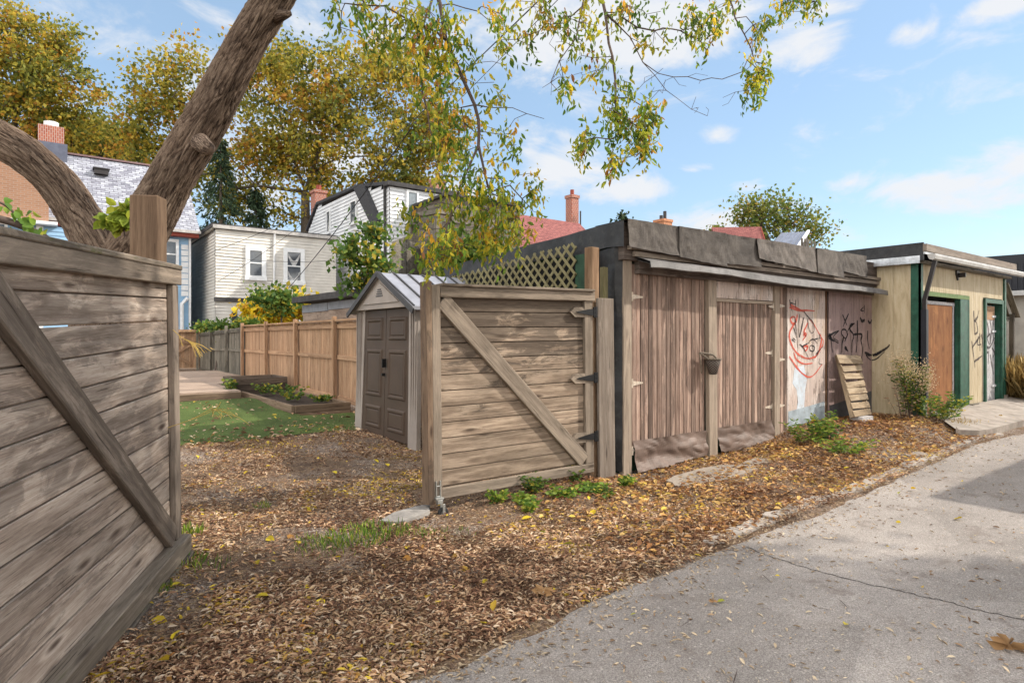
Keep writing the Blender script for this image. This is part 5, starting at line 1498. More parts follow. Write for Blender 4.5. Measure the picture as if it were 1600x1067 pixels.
make_tree('shrub', 'green shrub rising over the yellow one by the fence', tuple(P(440, 560, 22).xy)+(.2,),
    [(435,470,22,26,18),(410,465,22,18,10)], 40, 24, .18, .2, L_BUSH, TWIG, .04, tuple(P(440, 490, 22)), rtip=.006, cat='shrub')
make_tree('creeper', 'green creeper spilling over the old grey fence top', (4.5, 23, .3),
    [(325,512,24,18,7),(350,510,22,22,7),(380,506,20.5,22,6),(315,522,26,8,10)], 60, 24, .13, .12, L_BUSH, TWIG, .02, tuple(P(345, 515, 23)), rtip=.005, cat='creeper')
# ---------------------------------------------------------------- the big near tree
bt = thing('tree', 'large forked tree with furrowed bark leaning over the left gate', 'tree', tuple(P(165, 470, 5.3).xy)+(0,))
def limb(name, pts, rad, seg=230, per=.013, seed=0, par=bt):
    pp = catmull(pts, 16); rr = []
    k = (len(pts)-1)*16
    for i in range(k+1):
        t = i/16; a = int(min(len(rad)-2, t)); rr.append(rad[a]+(rad[a+1]-rad[a])*(t-a))
    # resample evenly
    L = [0]
    for a, b in zip(pp, pp[1:]): L.append(L[-1]+(b-a).length)
    n = int(L[-1]/per); V = []; f = []; uv = []; ref = None
    mb = MB(); rows = []
    for i in range(n+1):
        s_ = L[-1]*i/n; j = max(0, min(len(L)-2, int(np.searchsorted(L, s_)-1))); t = (s_-L[j])/(L[j+1]-L[j])
        hs = []; c = pp[j].lerp(pp[j+1], t); r = rr[j]+(rr[j+1]-rr[j])*t; d = (pp[j+1]-pp[j]).normalized()
        if i: d = (c-rows[-1][0]).normalized()
        if ref is None: ref = d.orthogonal().normalized()
        ref = (ref-d*ref.dot(d)).normalized(); b = d.cross(ref); ring = []
        for q in range(seg):
            a = 2*math.pi*q/seg; ca, sa = math.cos(a), math.sin(a)
            w = noise.noise(Vector((ca*2.4, sa*2.4, s_*2.2+seed)))
            x = Vector((ca*r*36+w*1.8, sa*r*36+w*1.8, s_*7.4+w*1.4+.5*noise.noise(Vector((ca*5, sa*5, s_*8)))+seed*3))
            dd = noise.voronoi(x)[0]; h = (.55*min(1, max(0, (dd[1]-dd[0])*1.35))**.6+.45*min(1, abs(noise.noise(Vector((x.x*1.1, x.y*1.1, x.z*.45))))*3.2))*.45+.07*noise.noise(x*2.7)
            lump = noise.noise(Vector((ca*1.3, sa*1.3, s_*1.6+seed)))*.10*r
            hs.append(min(1, max(0, h/.45)))
            rad_ = r+lump+.045*(min(h, .45)-.2)
            ring.append(c+(ref*ca+b*sa)*rad_)
        rows.append((c, ring, s_, r, hs))
    for i in range(n):
        for q in range(seg):
            q2 = (q+1) % seg
            mb.f.append((i*seg+q, i*seg+q2, (i+1)*seg+q2, (i+1)*seg+q)); mb.r.append(rows[i][4][q])
            u0, u1 = q/seg*1.6, (q+1)/seg*1.6
            mb.uv.append([(rows[i][2], u0), (rows[i][2], u1), (rows[i+1][2], u1), (rows[i+1][2], u0)])
    for c, ring, s_, r, hs in rows: mb.v += [tuple(p) for p in ring]
    mb.f.append(tuple(n*seg+q for q in range(seg))); mb.r.append(.5); mb.uv.append([(0,0)]*seg)
    return mb.build(name, BARKN, par, smooth=True)
Yt = 5.3
tb = P(172, 470, Yt)
limb('trunk', [(tb.x, tb.y, -.1), (tb.x, tb.y, 1.0), tuple(P(170,440,Yt)), tuple(P(158,395,Yt)), tuple(P(130,345,Yt)), tuple(P(92,290,Yt-.05)), tuple(P(45,245,Yt-.1)), tuple(P(-15,208,Yt-.15)), tuple(P(-90,160,Yt-.2)), tuple(P(-180,100,Yt-.3))],
     [.34,.31,.27,.20,.158,.15,.145,.14,.135,.13])
R_ = [(185,425,.21),(218,370,.195),(262,290,.180),(305,215,.168),(336,160,.158),(371,95,.152),(405,35,.148),(440,-25,.14),(490,-110,.17),(560,-200,.14)]
limb('limb', [tuple(P(x, y, Yt-.0-.02*i)) for i, (x, y, r) in enumerate(R_)], [r for _, _, r in R_], seed=9)
st = MB(); st.tube([P(312,222,5.12), P(326,234,5.08), P(330,237,5.07)], [.08,.06,.03], 14); st.build('branch_stub', BARK, bt, smooth=True); st = MB(); st.tube([P(428,26,5.15), P(450,22,5.12), P(455,21,5.12)], [.07,.03,.018], 12); st.build('branch_stub', BARK, bt, smooth=True)
st = MB(); st.tube(catmull([P(112,408,5.0), P(95,395,4.9), P(60,366,4.75), P(20,348,4.6), P(-30,335,4.5)], 6), [.05,.045]+[.035]*10+[.028]*13, 10) ; st.tube(catmull([P(70,378,4.8), P(40,352,4.7), P(10,322,4.6), P(-20,310,4.5)], 6), .009, 6); st.build('branch', TWIG, bt, smooth=True)
Cn = []; 
for (px, py, n) in ((45,345,9),(20,342,8),(28,380,7),(10,320,5),(60,360,6)):
    for k in range(n): Cn.append(np.array(P(px+rng.normal()*10, py+rng.normal()*8, 4.65+rng.normal()*.05)))
leafmesh('sprig_leaves', Cn, rng.normal(size=(len(Cn),3))+np.array([0,0,-.8]), .075, L_WEED, bt, .7, .15, six=True)
# ivy beside the post
C = blob_pts([(195,335,4.5,26,16,.1),(180,345,4.5,22,10,.1),(205,318,4.5,10,12,.1)], 150, .5)
iv = thing('creeper', 'yellow green vine leaves at the tree fork beside the brown post', 'creeper', tuple(P(195, 370, 4.5)))
leafmesh('leaves', C, rng.normal(size=C.shape)*.6+np.array([-.3,0,-.8]), .085, leafmat('vine_leaf', [(0,(.13,.19,.02)),(.6,(.27,.33,.03)),(1,(.42,.42,.05))], .35), iv, .75, .15, six=True)
mb = MB(); mb.tube([P(195,372,4.5), P(192,345,4.5), P(205,318,4.5)], .006, 5); mb.build('stem', TWIG, iv)
# overhead boughs and hanging twigs
def chain(pts): return [np.array(P(x, y, Y)) for x, y, Y in pts]
mains = [chain([(560,-200,5.1),(640,-120,5.2),(680,-20,5.3),(700,60,5.3),(712,100,5.3),(742,165,5.3),(748,230,5.3),(765,300,5.3),(775,340,5.3)]),
  chain([(560,-200,5.1),(720,-220,5.3),(880,-160,5.5),(930,-60,5.5),(945,20,5.5),(985,60,5.6),(1005,95,5.6),(1030,115,5.7),(1075,122,5.8),(1130,124,5.9),(1160,112,5.9),(1180,70,6)]),
  chain([(945,20,5.5),(958,90,5.4),(962,150,5.4),(968,210,5.4)]),
  chain([(1005,95,5.6),(1040,140,5.7),(1080,170,5.8),(1105,182,5.8)]),
  chain([(880,-160,5.5),(1000,-180,5.9),(1100,-120,6.1),(1128,-30,6.2),(1150,30,6.2),(1172,75,6.2),(1190,120,6.2)]),
  chain([(1100,-120,6.1),(1200,-90,6.4),(1260,-30,6.5),(1280,0,6.5)]),
  chain([(680,-20,5.3),(655,60,5.2),(660,120,5.2),(672,200,5.2),(680,250,5.2)]),
  chain([(700,60,5.3),(640,30,5.0),(600,10,4.9),(540,5,4.8)]),
  chain([(930,-60,5.5),(910,10,5.3),(900,60,5.2),(875,95,5.2),(860,130,5.2)]),
  chain([(742,165,5.3),(800,170,5.5),(850,185,5.6)]), chain([(775,340,5.3),(790,380,5.3)]), chain([(748,230,5.3),(720,290,5.2),(700,350,5.2),(690,400,5.2)]),
  chain([(765,300,5.3),(800,290,5.5),(835,330,5.6)])]
nodes, par = [], []
for ch_ in mains:
    if nodes:
        N = np.array(nodes); last = int(np.argmin(np.linalg.norm(N-ch_[0], axis=1)))
    else: nodes.append(ch_[0]); par.append(-1); last = 0
    for a, b in zip(ch_, ch_[1:]):
        n = max(1, int(np.linalg.norm(b-a)/.12))
        for k in range(1, n+1):
            p = a+(b-a)*k/n+rng.normal(size=3)*.008; nodes.append(p); par.append(last); last = len(nodes)-1
nmain = len(nodes)
hang = [(560,8,5.0,55,18,16),(640,50,5.1,55,60,30),(690,100,5.2,60,90,76),(690,220,5.2,50,80,38),(740,315,5.3,76,76,68),(780,365,5.3,60,46,46),(590,60,5,70,50,20),(690,395,5.2,36,34,36),(650,340,5.2,24,36,10),(810,50,5.4,60,60,26),(780,200,5.4,45,70,20),(835,300,5.6,25,45,14),
  (905,40,5.4,40,36,16),(925,90,5.4,26,46,12),(965,175,5.4,30,50,34),(1000,215,5.4,24,46,34),(915,225,5.3,20,24,14),(958,262,5.4,9,20,9),(1010,185,5.5,20,50,14),
  (1085,42,5.8,36,32,22),(1110,55,5.9,14,18,7),(1020,50,5.6,24,36,8),(1190,55,6.2,22,26,12),(1183,120,6.2,22,34,26),(1175,158,6.2,9,10,5),(1240,8,6.4,42,15,18),(1265,20,6.5,20,14,6),(1140,12,6.1,26,16,7),(860,20,5.4,30,30,12),(880,150,5.3,20,40,6),(975,20,5.5,40,30,14)]
C = []; per = 11
for (px, py, Y, rx, ry, n) in hang: C += list(blob_pts([(px, py, Y, rx, ry, .35)], n, .5))
C = np.array(C)
nodes, par, ids = grow(nodes, par, C, pen=1.6, step=.10, jit=.10, gravity=True)
mb = MB(); twigs(mb, nodes, par, 1, .0024, .045, .42, 5); mb.build('branch', TWIG, bt, smooth=True)
# bare fine twigs
bare = blob_pts([(1060,130,5.8,60,30,.3),(1090,170,5.8,40,20,.2),(880,130,5.3,40,30,.3),(1150,150,6,30,20,.2),(1020,140,5.7,40,30,.3),(860,60,5.3,60,60,.3)], 70, .5)
n0 = len(nodes); nodes, par, _ = grow(nodes, par, bare, pen=.3, step=.08, jit=.14, gravity=True)
mb = MB(); twigs(mb, nodes, par, n0, .0017, .006, .4, 4); mb.build('bare_twig', TWIG, bt, smooth=True)
Lc, Ld, tn = [], [], []
for c in C:
    tone = min(1, max(0, rng.normal(.47, .22)))
    ax = unit(rng.normal(size=3)*np.array([.5,.5,.15])+np.array([0,0,-.75]))
    Lt = rng.uniform(.10,.22); side = unit(np.cross(ax, rng.normal(size=3)))
    for k in range(per):
        f = k/per; s_ = 1 if k % 2 else -1
        base = c+ax*(f-.5)*Lt*1.5+rng.normal(size=3)*.02
        Lc.append(base); Ld.append(side*s_*.55+ax*.5+np.array([0,0,-.75])+rng.normal(size=3)*.42); tn.append(np.clip(tone+rng.normal()*.12, 0, 1))
Lc = np.array(Lc)
leafmesh('foliage', Lc, Ld, .058*(.55+.9*rng.random(len(Lc))), L_HANG, bt, .40, .1, np.array(tn), six=True)
# crown above and behind the frame: gives the broken shade on the lane
def offcrown(cen, rad, ncl, per, ls):
    d = unit(rng.normal(size=(ncl,3)))*rng.random((ncl,1))**.4*np.array(rad); C = np.array(cen)+d
    X = np.repeat(C, per, 0)+rng.normal(size=(ncl*per,3))*.22
    return C, X
# tree across the lane: its crown shades the near lane and the left gate
t2 = thing('tree', 'tree across the lane beside the brick garage', 'tree', (8.4, -3.8, 0))
n_ = 330
q_ = unit(rng.normal(size=(n_,3)))*rng.random((n_,1))**.42*np.array([5.4, 3.0, 1.5])
C2 = np.stack([7.9+q_[:,0]*.74+q_[:,1]*.67, -3.5-q_[:,0]*.67+q_[:,1]*.74, 6.5+q_[:,2]], 1)
nd = [np.array((8.4,-3.8,z)) for z in (0,1.5,3,4.5,5.5)]; pr_ = [-1,0,1,2,3]
X2 = np.repeat(C2, 80, 0)+rng.normal(size=(n_*80,3))*.34
nd, pr_, _ = grow(nd, pr_, C2, step=.6)
mb = MB(); twigs(mb, nd, pr_, 1, .012, .2); mb.build('trunk', BARK2, t2, smooth=True)
leafmesh('crown', X2, rng.normal(size=X2.shape), .22, L_GREENT, t2, .7, .1)

# ---------------------------------------------------------------- weeds
def tufts(name, label, spots, mat, cat=None, kind='stuff', flat=0, asp=.09, parent=None):
    C, D, S = [], [], []
    for (x, y, n, h, r) in spots:
        for k in range(n):
            a = random.uniform(0, 6.28); q = r*math.sqrt(random.random())
            cx, cy = x+q*math.cos(a), y+q*math.sin(a)
            C.append((cx, cy, gh(cx, cy)-.01)); sp = .35+flat
            D.append((math.cos(a)*sp*random.random()*1.5+random.gauss(0,.2), math.sin(a)*sp*random.random()*1.5+random.gauss(0,.2), 1)); S.append(h*random.uniform(.5, 1.15))
    o = leafmesh(name, C, D, np.array(S), mat, parent, asp, .05, six=True)
    return tag(o, label, cat, kind=kind) if parent is None else o
def gp(px, py, z=.02): q = onz(px, py, z); return q.x, q.y
sp = []
for (px, py, n, h, r) in ((575,832,120,.07,.3),(530,850,90,.06,.3),(700,835,60,.05,.2),(560,838,150,.075,.24),(520,845,110,.06,.2),(600,826,110,.075,.2),(650,828,90,.06,.16),(490,842,60,.06,.14),(300,835,60,.09,.08),(290,880,70,.08,.12),(330,885,40,.06,.12),(410,790,40,.06,.08),(240,925,60,.07,.1)):
    x, y = gp(px, py); sp.append((x, y, n, h, r))
tufts('grass', 'thin green grass growing through the leaves near the stone', sp, L_WEED, 'grass')
def herb(name, label, x, y, h, r, nst, lmat=L_WEED, ls=.05, asp=.5, z=None, group=None, cat='weed', per=14, stemcol=None, fluff=False):
    z = gh(x, y) if z is None else z
    t = thing(name, label, cat, (x, y, z), group)
    mb = MB(); C, D = [], []; Fc = []
    for k in range(nst):
        a = random.uniform(0, 6.28); rr = r*math.sqrt(random.random()); hh = h*random.uniform(.55, 1.1)
        p0 = Vector((x+rr*.35*math.cos(a), y+rr*.35*math.sin(a), z-.01)); p1 = Vector((x+rr*.8*math.cos(a), y+rr*.8*math.sin(a), z+hh*.6)); p2 = Vector((x+rr*1.3*math.cos(a), y+rr*1.3*math.sin(a), z+hh))
        pts = catmull([p0, p1, p2], 4); mb.tube(pts, [max(.0012, .0012+.004*h*(1-i/len(pts))) for i in range(len(pts))], 5)
        for j in range(per):
            f = .12+.88*(j+random.random())/per; i = min(len(pts)-2, int(f*(len(pts)-1))); q = pts[i].lerp(pts[i+1], f*(len(pts)-1)-i)
            b = j*2.4+a; C.append(tuple(q)); D.append((math.cos(b), math.sin(b), random.uniform(-.3,.5)))
        if fluff:
            for j in range(120):
                Fc.append(tuple(p2+Vector((random.gauss(0,.06), random.gauss(0,.06), random.gauss(-.03,.08)))))
    mb.build('stem', TWIG if stemcol is None else stemcol, t)
    leafmesh('leaves', C, D, np.array([ls*random.uniform(.6,1.3) for _ in C]), lmat, t, asp, .12, six=True)
    if fluff: leafmesh('seed_heads', Fc, rng.normal(size=(len(Fc),3)), .028, L_FLUFF, t, .5, .1)
    return t
W = 'weeds in front of the open gate'
for (px, py, h, r, n, lb, m_) in ((835,768,.17,.12,18,'bushy green weed under the middle of the open gate',L_BUSH),(820,785,.07,.12,12,'low bright green weed left of the bushy one by the gate',L_WEED),(778,782,.10,.10,14,'small light green weed nearest the gate caster wheel',L_WEED),
    (900,752,.15,.09,12,'dark green weed below the lowest black hinge',L_BUSH),(880,775,.08,.17,16,'wide green weed patch before the hinge side of the gate',L_WEED),(925,766,.08,.16,14,'yellowing green weed before the brown gate post',L_WEED),
    (972,757,.10,.10,10,'green weed at the foot of the pale garage corner post',L_WEED),(825,798,.09,.08,12,'tiny green weed furthest from the gate among leaves',L_WEED),(950,775,.06,.16,12,'low spreading weed in front of the wide pale board',L_BUSH)):
    x, y = gp(px, py); herb('weed_clump', lb, x, y, h, r, n, m_, .045, .55, group=W)
x, y = gp(1290, 690, .18); herb('fern_weed', 'feathery bright green weed below the graffiti panel', x+.1, y+.3, .30, .30, 13, L_WEED, .07, .26, per=22)
x, y = gp(1335, 690, .18); herb('leafy_weed', 'dark leafy weed at the foot of the leaning pallet', x+.05, y+.35, .36, .22, 13, L_BUSH, .065, .55, per=16)
x, y = gp(1330, 702, .15); herb('weed_clump', 'low yellow green weed at the edge of the leaves before the pallet', x, y+.1, .16, .30, 26, L_WEED, .05, .4)
gx, gy = 11.05, 3.98
herb('goldenrod', 'tall goldenrod with fluffy tan seed heads beside the cream garage corner', gx-.12, gy, .88, .26, 20, L_BUSH, .075, .3, per=36, fluff=True, cat='weed')
herb('shrub', 'bushy green shrub with reddish tinges under the goldenrod', gx-.05, gy-.28, .42, .32, 18, L_BUSH, .055, .5, per=24, cat='shrub')
herb('fern_weed', 'arching fern like weed reaching over the concrete pad', gx+.35, gy-.3, .40, .32, 8, L_WEED, .085, .26, per=28, cat='weed')
herb('dry_weed', 'thin dry dark stems left of the goldenrod', gx-.45, gy+.0, .6, .2, 8, L_FALL, .05, .3, per=10, cat='weed')
sp = []
for k in range(40): sp.append((16.2+random.random()*1.9, 3.45+random.random()*1.0, 150, .85, .3))
tufts('dry_grass', 'tall dry golden grass beyond the cream garage', sp, L_DRY, 'grass', asp=.018, flat=.35)
sp = [(11.0+random.random()*.8, 3.3+random.random()*.3, 40, .12, .12) for k in range(6)]
tufts('grass', 'dry thin grass below the goldenrod at the pad edge', sp, L_DRY, 'grass')
# bed plants
for k, (x, y, lb) in enumerate(((3.7,13.6,'leafy green plant in the raised bed nearest the planter box'),(3.9,12.9,'leafy green plant in the middle of the raised bed'),(3.75,12.1,'leafy green plant nearest the front of the raised bed'),(4.1,11.5,'small sparse green plant in the front corner of the raised bed'))):
    herb('bed_plant', lb, x, y, .24 if k < 3 else .12, .24, 9, L_BUSH, .07, .6, z=.28, group='plants in the raised bed', cat='plant')
herb('bed_plant', 'small green plant on the lawn at the corner of the planter box', 3.1, 14.2, .4, .15, 10, L_BUSH, .09, .6, group='plants in the raised bed', cat='plant')
# dry twigs by the left gate
def sprig(label, pts, n, seed):
    t = thing('dried_sprig', label, 'sprig', tuple(P(*pts[0])))
    mb = MB(); main = catmull([P(*p) for p in pts], 5); mb.tube(main, .0022, 5); C, D = [], []
    tip = main[-1]
    for k in range(n):
        d = Vector((random.gauss(0,.05), random.gauss(0,.05), random.uniform(-.06,.02)))+(main[-1]-main[-4]).normalized()*.07
        q = tip-(main[-1]-main[-4]).normalized()*random.uniform(0,.12)
        mb.tube([q, q+d*.6, q+d+Vector((0,0,-.02))], .0018, 4); C.append(tuple(q+d)); D.append((d.x, d.y, -.08))
    mb.build('stem', plain('straw_stem', (.55,.38,.10), .8), t); leafmesh('leaves', C, D, .03, L_DRY, t, .3, .1)
sprig('dried yellow flower sprig reaching over the lawn from the left gate', [(262,668,3.9),(300,655,3.95),(335,640,4.0),(345,628,4.0)], 5, 1)
sprig('dried drooping yellow stalks hanging over the lawn beside the left gate', [(300,655,3.95),(330,640,4.0),(352,644,4.0)], 6, 2)
sprig('dried orange sprig poking out beside the left gate before the deck', [(270,515,3.9),(285,528,3.95),(305,538,4.0)], 10, 3)

# ---------------------------------------------------------------- fallen leaves
def scatter(name, label, n, samp, size, mat, asp, zoff=.0, up=.25, parent=None, rnd=None, cup=.10):
    C = []; 
    while len(C) < n:
        q = samp()
        if q is not None: C.append(q)
    C = np.array(C); n = len(C)
    a = rng.random(n)*6.28
    D = np.stack([np.cos(a), np.sin(a), rng.normal(size=n)*up], 1)
    W_ = np.stack([-np.sin(a), np.cos(a), rng.normal(size=n)*up*1.6], 1)
    if rnd is None: rnd = np.clip(rng.random(n)+.42*np.array([noise.noise(Vector((c[0]*.8, c[1]*.8, 21)))+.6*noise.noise(Vector((c[0]*2.6, c[1]*2.6, 5))) for c in C])-.04, 0, 1)
    o = leafmesh(name, C, D, size*(.35+1.5*rng.random(n)**1.8), mat, parent, asp*(1), cup, rnd, six=True, W=W_)
    return tag(o, label, 'leaves', kind='stuff')
def zsurf(u, v):
    if v < edge(u)-.05: return .016
    if u > 10.9 and 3.0 < v < 4.0: return max(gh(u, v), zpad(v)+.014)
    return gh(u, v)
def samp_near():
    # density falls with distance from the viewer
    Y = 2.2+9.5*random.random()**1.25; px = random.uniform(60, 1620)
    p = P(px, 500, Y); u, v = p.x, p.y
    if v < edge(u)-.03 or u > 11.2: return None
    if u > 3.75 and edge(u)+.03 < v < edge(u)+.13 and random.random() < .5: return None
    if v > 4.72 and u > 5.0: return None
    if v > 8.9: return None
    k = noise.noise(Vector((u*.8, v*.8, 7)))+.35*noise.noise(Vector((u*3, v*3, 2)))
    if v > 5.5 and 0.5 < u < 3 and k < .12 and random.random() < .7: return None
    if k < -.20 and random.random() < .85: return None
    return (u, v, gh(u, v)+(.026 if u > 3.75 and v < edge(u)+.13 else .004)+.012*random.random())
scatter('fallen_leaves', 'thick carpet of small dry brown leaves along the lane edge and driveway', 150000, samp_near, .030, L_FALL, .30)
def samp_road():
    Y = 2.1+9*random.random()**1.5; px = random.uniform(500, 1640); p = P(px, 500, Y); u, v = p.x, p.y
    d = edge(u)-v
    if d < -.05: return None
    if random.random() > .06+1.0*math.exp(-d/.16)+.15*max(0, noise.noise(Vector((u*1.4, v*1.4, 1)))): return None
    return (u, v, .018+.004*random.random())
scatter('fallen_leaves', 'small dry leaf bits scattered over the grey lane', 5200, samp_road, .026, leafmat('pale_leaf_bit', [(0,(.20,.12,.07)),(.5,(.42,.31,.2)),(1,(.58,.47,.33))], .1, .8), .32)
def samp_big():
    Y = 2.3+9*random.random()**1.1; px = random.uniform(100, 1600); p = P(px, 500, Y); u, v = p.x, p.y
    if v > 4.7 and u > 5: return None
    if v > 12: return None
    dens = 1 if v > edge(u)+.1 else .12
    if u > 5: dens *= 1.6
    if random.random() > dens: return None
    return (u, v, zsurf(u, v)+.014)
scatter('fallen_leaves', 'larger bright yellow leaves lying here and there on the ground', 400, samp_big, .05, L_FALLY, .62, up=.3)
def samp_right():
    u = random.uniform(3.2, 11.4); v = random.uniform(edge(u)+.05, 4.7)
    if u > 10.9 and v > 3.2: return None
    if v < edge(u)+.14 and random.random() < .45: return None
    k = noise.noise(Vector((u*1.3, v*1.3, 11)))
    if k < -.1 and random.random() < .6: return None
    return (u, v, gh(u, v)+(.03 if v < edge(u)+.15 else .012)+.012*random.random())
scatter('fallen_leaves', 'orange and gold leaves drifted against the plank garage', 11000, samp_right, .042, leafmat('orange_fallen_leaf', [(0,(.15,.065,.03)),(.35,(.32,.15,.055)),(.7,(.47,.27,.09)),(.93,(.55,.37,.13)),(1,(.60,.43,.08))], .15, .7, .3), .5)
def samp_lawn():
    u = random.uniform(-2, 4.4); v = random.uniform(8.3, 13.4)
    if random.random() > .25+.75*ss(10.5, 8.7, v): return None
    if u > 3.1 and v > 10.6: return None
    return (u, v, gh(u, v)+.045)
scatter('fallen_leaves', 'tan leaves scattered over the green lawn', 1500, samp_lawn, .06, L_FALL, .4)
def samp_tw():
    Y = 2.2+7*random.random()**1.2; px = random.uniform(100, 1600); p = P(px, 500, Y); u, v = p.x, p.y
    if (v > 4.6 and u > 4.4) or v > 8 or u > 11: return None
    if v < edge(u) and random.random() < .85: return None
    return (u, v, zsurf(u, v)+.012)
scatter('fallen_twigs', 'thin dark twigs and stalks lying among the fallen leaves', 420, samp_tw, .085, TWIG, .035, up=.05, cup=.012)
# one curled brown leaf and twigs on the lane
for (px, py, s_, lb) in ((850,928,.14,'large curled brown leaf standing in the litter near the lane edge'),(1575,1012,.16,'large brown star shaped leaf on the lane at the lower right'),(1115,942,.05,'small brown leaf lying on the lane below the crack')):
    q = onz(px, py, .02); C = [(q.x, q.y, .03)]*7; D = [(math.cos(a), math.sin(a), .22) for a in (0,.7,1.5,2.5,3.6,4.6,5.5)]
    o = leafmesh('curled_leaf', C, D, np.array([s_*random.uniform(.4,.7) for _ in C]), plain('brown_leaf', (.30,.17,.075), .8), None, .5, .15, six=True); tag(o, lb, 'leaf')
# ---------------------------------------------------------------- wires
def wire(label, pts, r=.012, sag=.3, n=24):
    a, b = Vector(pts[0]), Vector(pts[1]); mb = MB()
    mb.tube([a.lerp(b, i/n)-Vector((0,0,sag*4*(i/n)*(1-i/n))) for i in range(n+1)], r, 5)
    tag(mb.build('overhead_wire', plain('black_cable', (.015,.015,.017), .6), None), label, 'wire', 'overhead wires')
wire('thick black cable rising from the white house eave to the upper right through branches', (P(579,246,34), P(905,-60,8)), .011, .1)
wire('thin cable just below the thick one through the hanging branches', (P(560,300,34), P(930,-60,8.2)), .006, .2)
wire('black cable crossing the beige wall up past the white house gable', (P(440,462,30), P(650,190,16)), .016, .2)
wire('thin wire from beige house corner across its left window', (P(335,392,28.5), P(560,290,26)), .011, .15)
wire('thin slack wire across both beige house windows', (P(335,398,28.4), P(620,395,24)), .009, .35)
wire('thin wire crossing low over the left beige window', (P(340,440,28.4), P(470,352,28)), .009, .1)
# ================================================================ light, sky, camera
EL = math.radians(38)
S = Vector((.848*math.cos(EL), -.53*math.cos(EL), math.sin(EL)))
sl = bpy.data.lights.new('sun', 'SUN'); sl.energy = SUN_E; sl.angle = math.radians(.9); sl.color = (1, .93, .82)
so = bpy.data.objects.new('sun', sl); COL.objects.link(so); so.rotation_euler = S.to_track_quat('Z', 'Y').to_euler(); so.location = (0, 0, 30)
w = bpy.data.worlds.new('World'); scene.world = w; w.use_nodes = True
t = w.node_tree; bgn = t.nodes['Background']
sk = t.nodes.new('ShaderNodeTexSky'); sk.sky_type = 'NISHITA'; sk.sun_disc = False; sk.sun_elevation = EL; sk.sun_rotation = math.atan2(S.x, S.y)
sk.air_density = 1.0; sk.dust_density = .1; sk.ozone_density = 1.5
bgn.inputs['Strength'].default_value = SKY_S
def N(ty, **pr):
    nd = t.nodes.new('ShaderNode'+ty)
    for k, v in pr.items(): setattr(nd, k, v)
    return nd
def mth(op, a, b=0.0, clamp=False):
    nd = N('Math', operation=op, use_clamp=clamp)
    for i, v in enumerate((a, b)):
        if isinstance(v, bpy.types.NodeSocket): t.links.new(v, nd.inputs[i])
        else: nd.inputs[i].default_value = v
    return nd.outputs[0]
tc = N('TexCoord'); sep = N('SeparateXYZ'); t.links.new(tc.outputs['Generated'], sep.inputs[0])
x, y, z = sep.outputs
cx = mth('SUBTRACT', mth('MULTIPLY', x, .8), mth('MULTIPLY', y, .6))
cy = mth('ADD', mth('MULTIPLY', x, .6), mth('MULTIPLY', y, .8))
az = mth('ARCTAN2', cx, cy); el = mth('ARCSINE', z)
def azel(px, py):
    v = Vector(((px-800)/F, 1, (HZ-py)/F)).normalized(); return math.atan2(v.x, v.y), math.asin(v.z)
blobs = [(1480,292,150,38,1.0),(1590,255,70,40,.8),(1330,285,50,18,.7),(1120,212,36,22,.8),(1418,52,40,26,.9),(1555,15,60,20,1.0),(870,262,85,50,1.0),(975,298,80,22,.95),(830,230,40,40,.8),(1120,345,70,28,.9),(1180,290,40,16,.6),(1250,320,60,20,.5),
  (1010,40,200,70,.95),(1250,60,90,50,.95),(840,60,90,80,.8),(1290,10,60,30,.8),(720,290,90,70,.6),(1085,265,30,10,.6),(600,60,180,120,.35),(450,200,160,160,.55),(1240,40,60,60,.5)]
noi = N('TexNoise'); noi.inputs['Scale'].default_value = 7; noi.inputs['Detail'].default_value = 9; noi.inputs['Roughness'].default_value = .62; noi.inputs['Distortion'].default_value = .4
mpn = N('Mapping'); mpn.inputs['Scale'].default_value = (1, 1, 2.2); t.links.new(tc.outputs['Generated'], mpn.inputs[0]); t.links.new(mpn.outputs[0], noi.inputs['Vector'])
acc = None
for (px, py, rx, ry, a) in blobs:
    a0, e0 = azel(px, py); a1, _ = azel(px+rx, py); _, e1 = azel(px, py-ry)
    dx = mth('DIVIDE', mth('SUBTRACT', az, a0), abs(a1-a0)); dy = mth('DIVIDE', mth('SUBTRACT', el, e0), abs(e1-e0))
    d = mth('SQRT', mth('ADD', mth('MULTIPLY', dx, dx), mth('MULTIPLY', dy, dy)))
    f = mth('MULTIPLY', mth('SUBTRACT', 1.35, d), a)
    acc = f if acc is None else mth('MAXIMUM', acc, f)
nz = mth('MULTIPLY', mth('SUBTRACT', noi.outputs['Fac'], .5), 3.4)
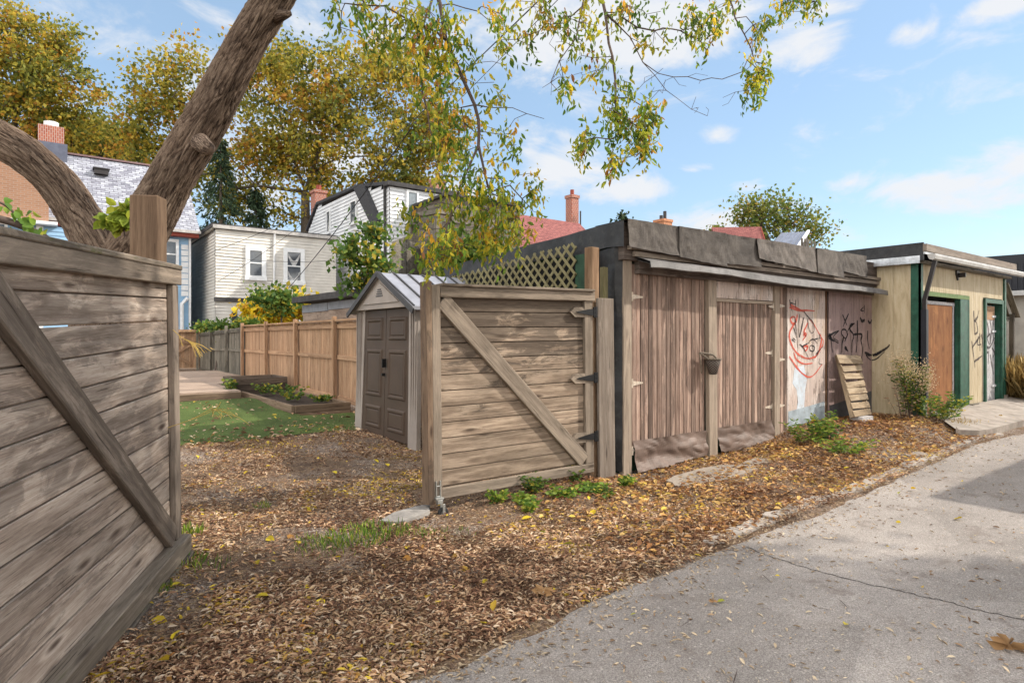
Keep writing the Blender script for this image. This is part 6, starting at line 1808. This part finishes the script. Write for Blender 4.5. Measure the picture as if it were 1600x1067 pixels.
# clouds added out of view, round the rest of the sky, for fill light
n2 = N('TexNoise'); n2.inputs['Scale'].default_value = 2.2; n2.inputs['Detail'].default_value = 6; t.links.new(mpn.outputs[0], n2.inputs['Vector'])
fill_clouds = mth('MULTIPLY', mth('SUBTRACT', n2.outputs['Fac'], .46), 6)
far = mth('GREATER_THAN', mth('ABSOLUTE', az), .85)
acc = mth('MAXIMUM', acc, mth('MULTIPLY', fill_clouds, far))
mr = N('MapRange', interpolation_type='SMOOTHSTEP'); t.links.new(mth('ADD', acc, nz), mr.inputs['Value'])
mr.inputs['From Min'].default_value = .05; mr.inputs['From Max'].default_value = .95; mr.inputs['To Max'].default_value = .93
# thin milky veil low in the sky
mx = N('Mix', data_type='RGBA'); t.links.new(mr.outputs[0], mx.inputs[0])
gain = N('Mix', data_type='RGBA', blend_type='MULTIPLY'); gain.inputs[0].default_value = 1; gain.inputs[7].default_value = (*SKY_G, 1)
t.links.new(sk.outputs[0], gain.inputs[6]); fl = N('Mix', data_type='RGBA'); fl.inputs[0].default_value = .6; t.links.new(gain.outputs[2], fl.inputs[6]); fl.inputs[7].default_value = (1.5, 2.15, 2.95, 1)
t.links.new(fl.outputs[2], mx.inputs[6])
cc = N('Mix', data_type='RGBA'); t.links.new(far, cc.inputs[0]); cc.inputs[6].default_value = (*CLOUD, 1); cc.inputs[7].default_value = (19.0, 17.6, 15.6, 1); t.links.new(cc.outputs[2], mx.inputs[7])  # unseen clouds set much brighter and warmer than the visible ones, as fill
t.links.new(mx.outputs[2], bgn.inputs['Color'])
cam = bpy.data.cameras.new('camera'); co_ = bpy.data.objects.new('camera', cam); COL.objects.link(co_)
co_.location = (0, 0, CH); co_.rotation_euler = (math.pi/2, 0, -math.atan2(.6, .8))
cam.sensor_width = 36; cam.lens = F/1600*36; cam.shift_y = -(533.5-HZ)/1600; cam.clip_end = 2000; cam.clip_start = .05
scene.camera = co_
vs_ = scene.view_settings; vs_.view_transform = 'Standard'; vs_.look = 'None'; vs_.exposure = EXPO; vs_.gamma = 1; vs_.use_curve_mapping = False
scene.cycles.max_bounces = 6; scene.cycles.transparent_max_bounces = 4; scene.cycles.use_denoising = True
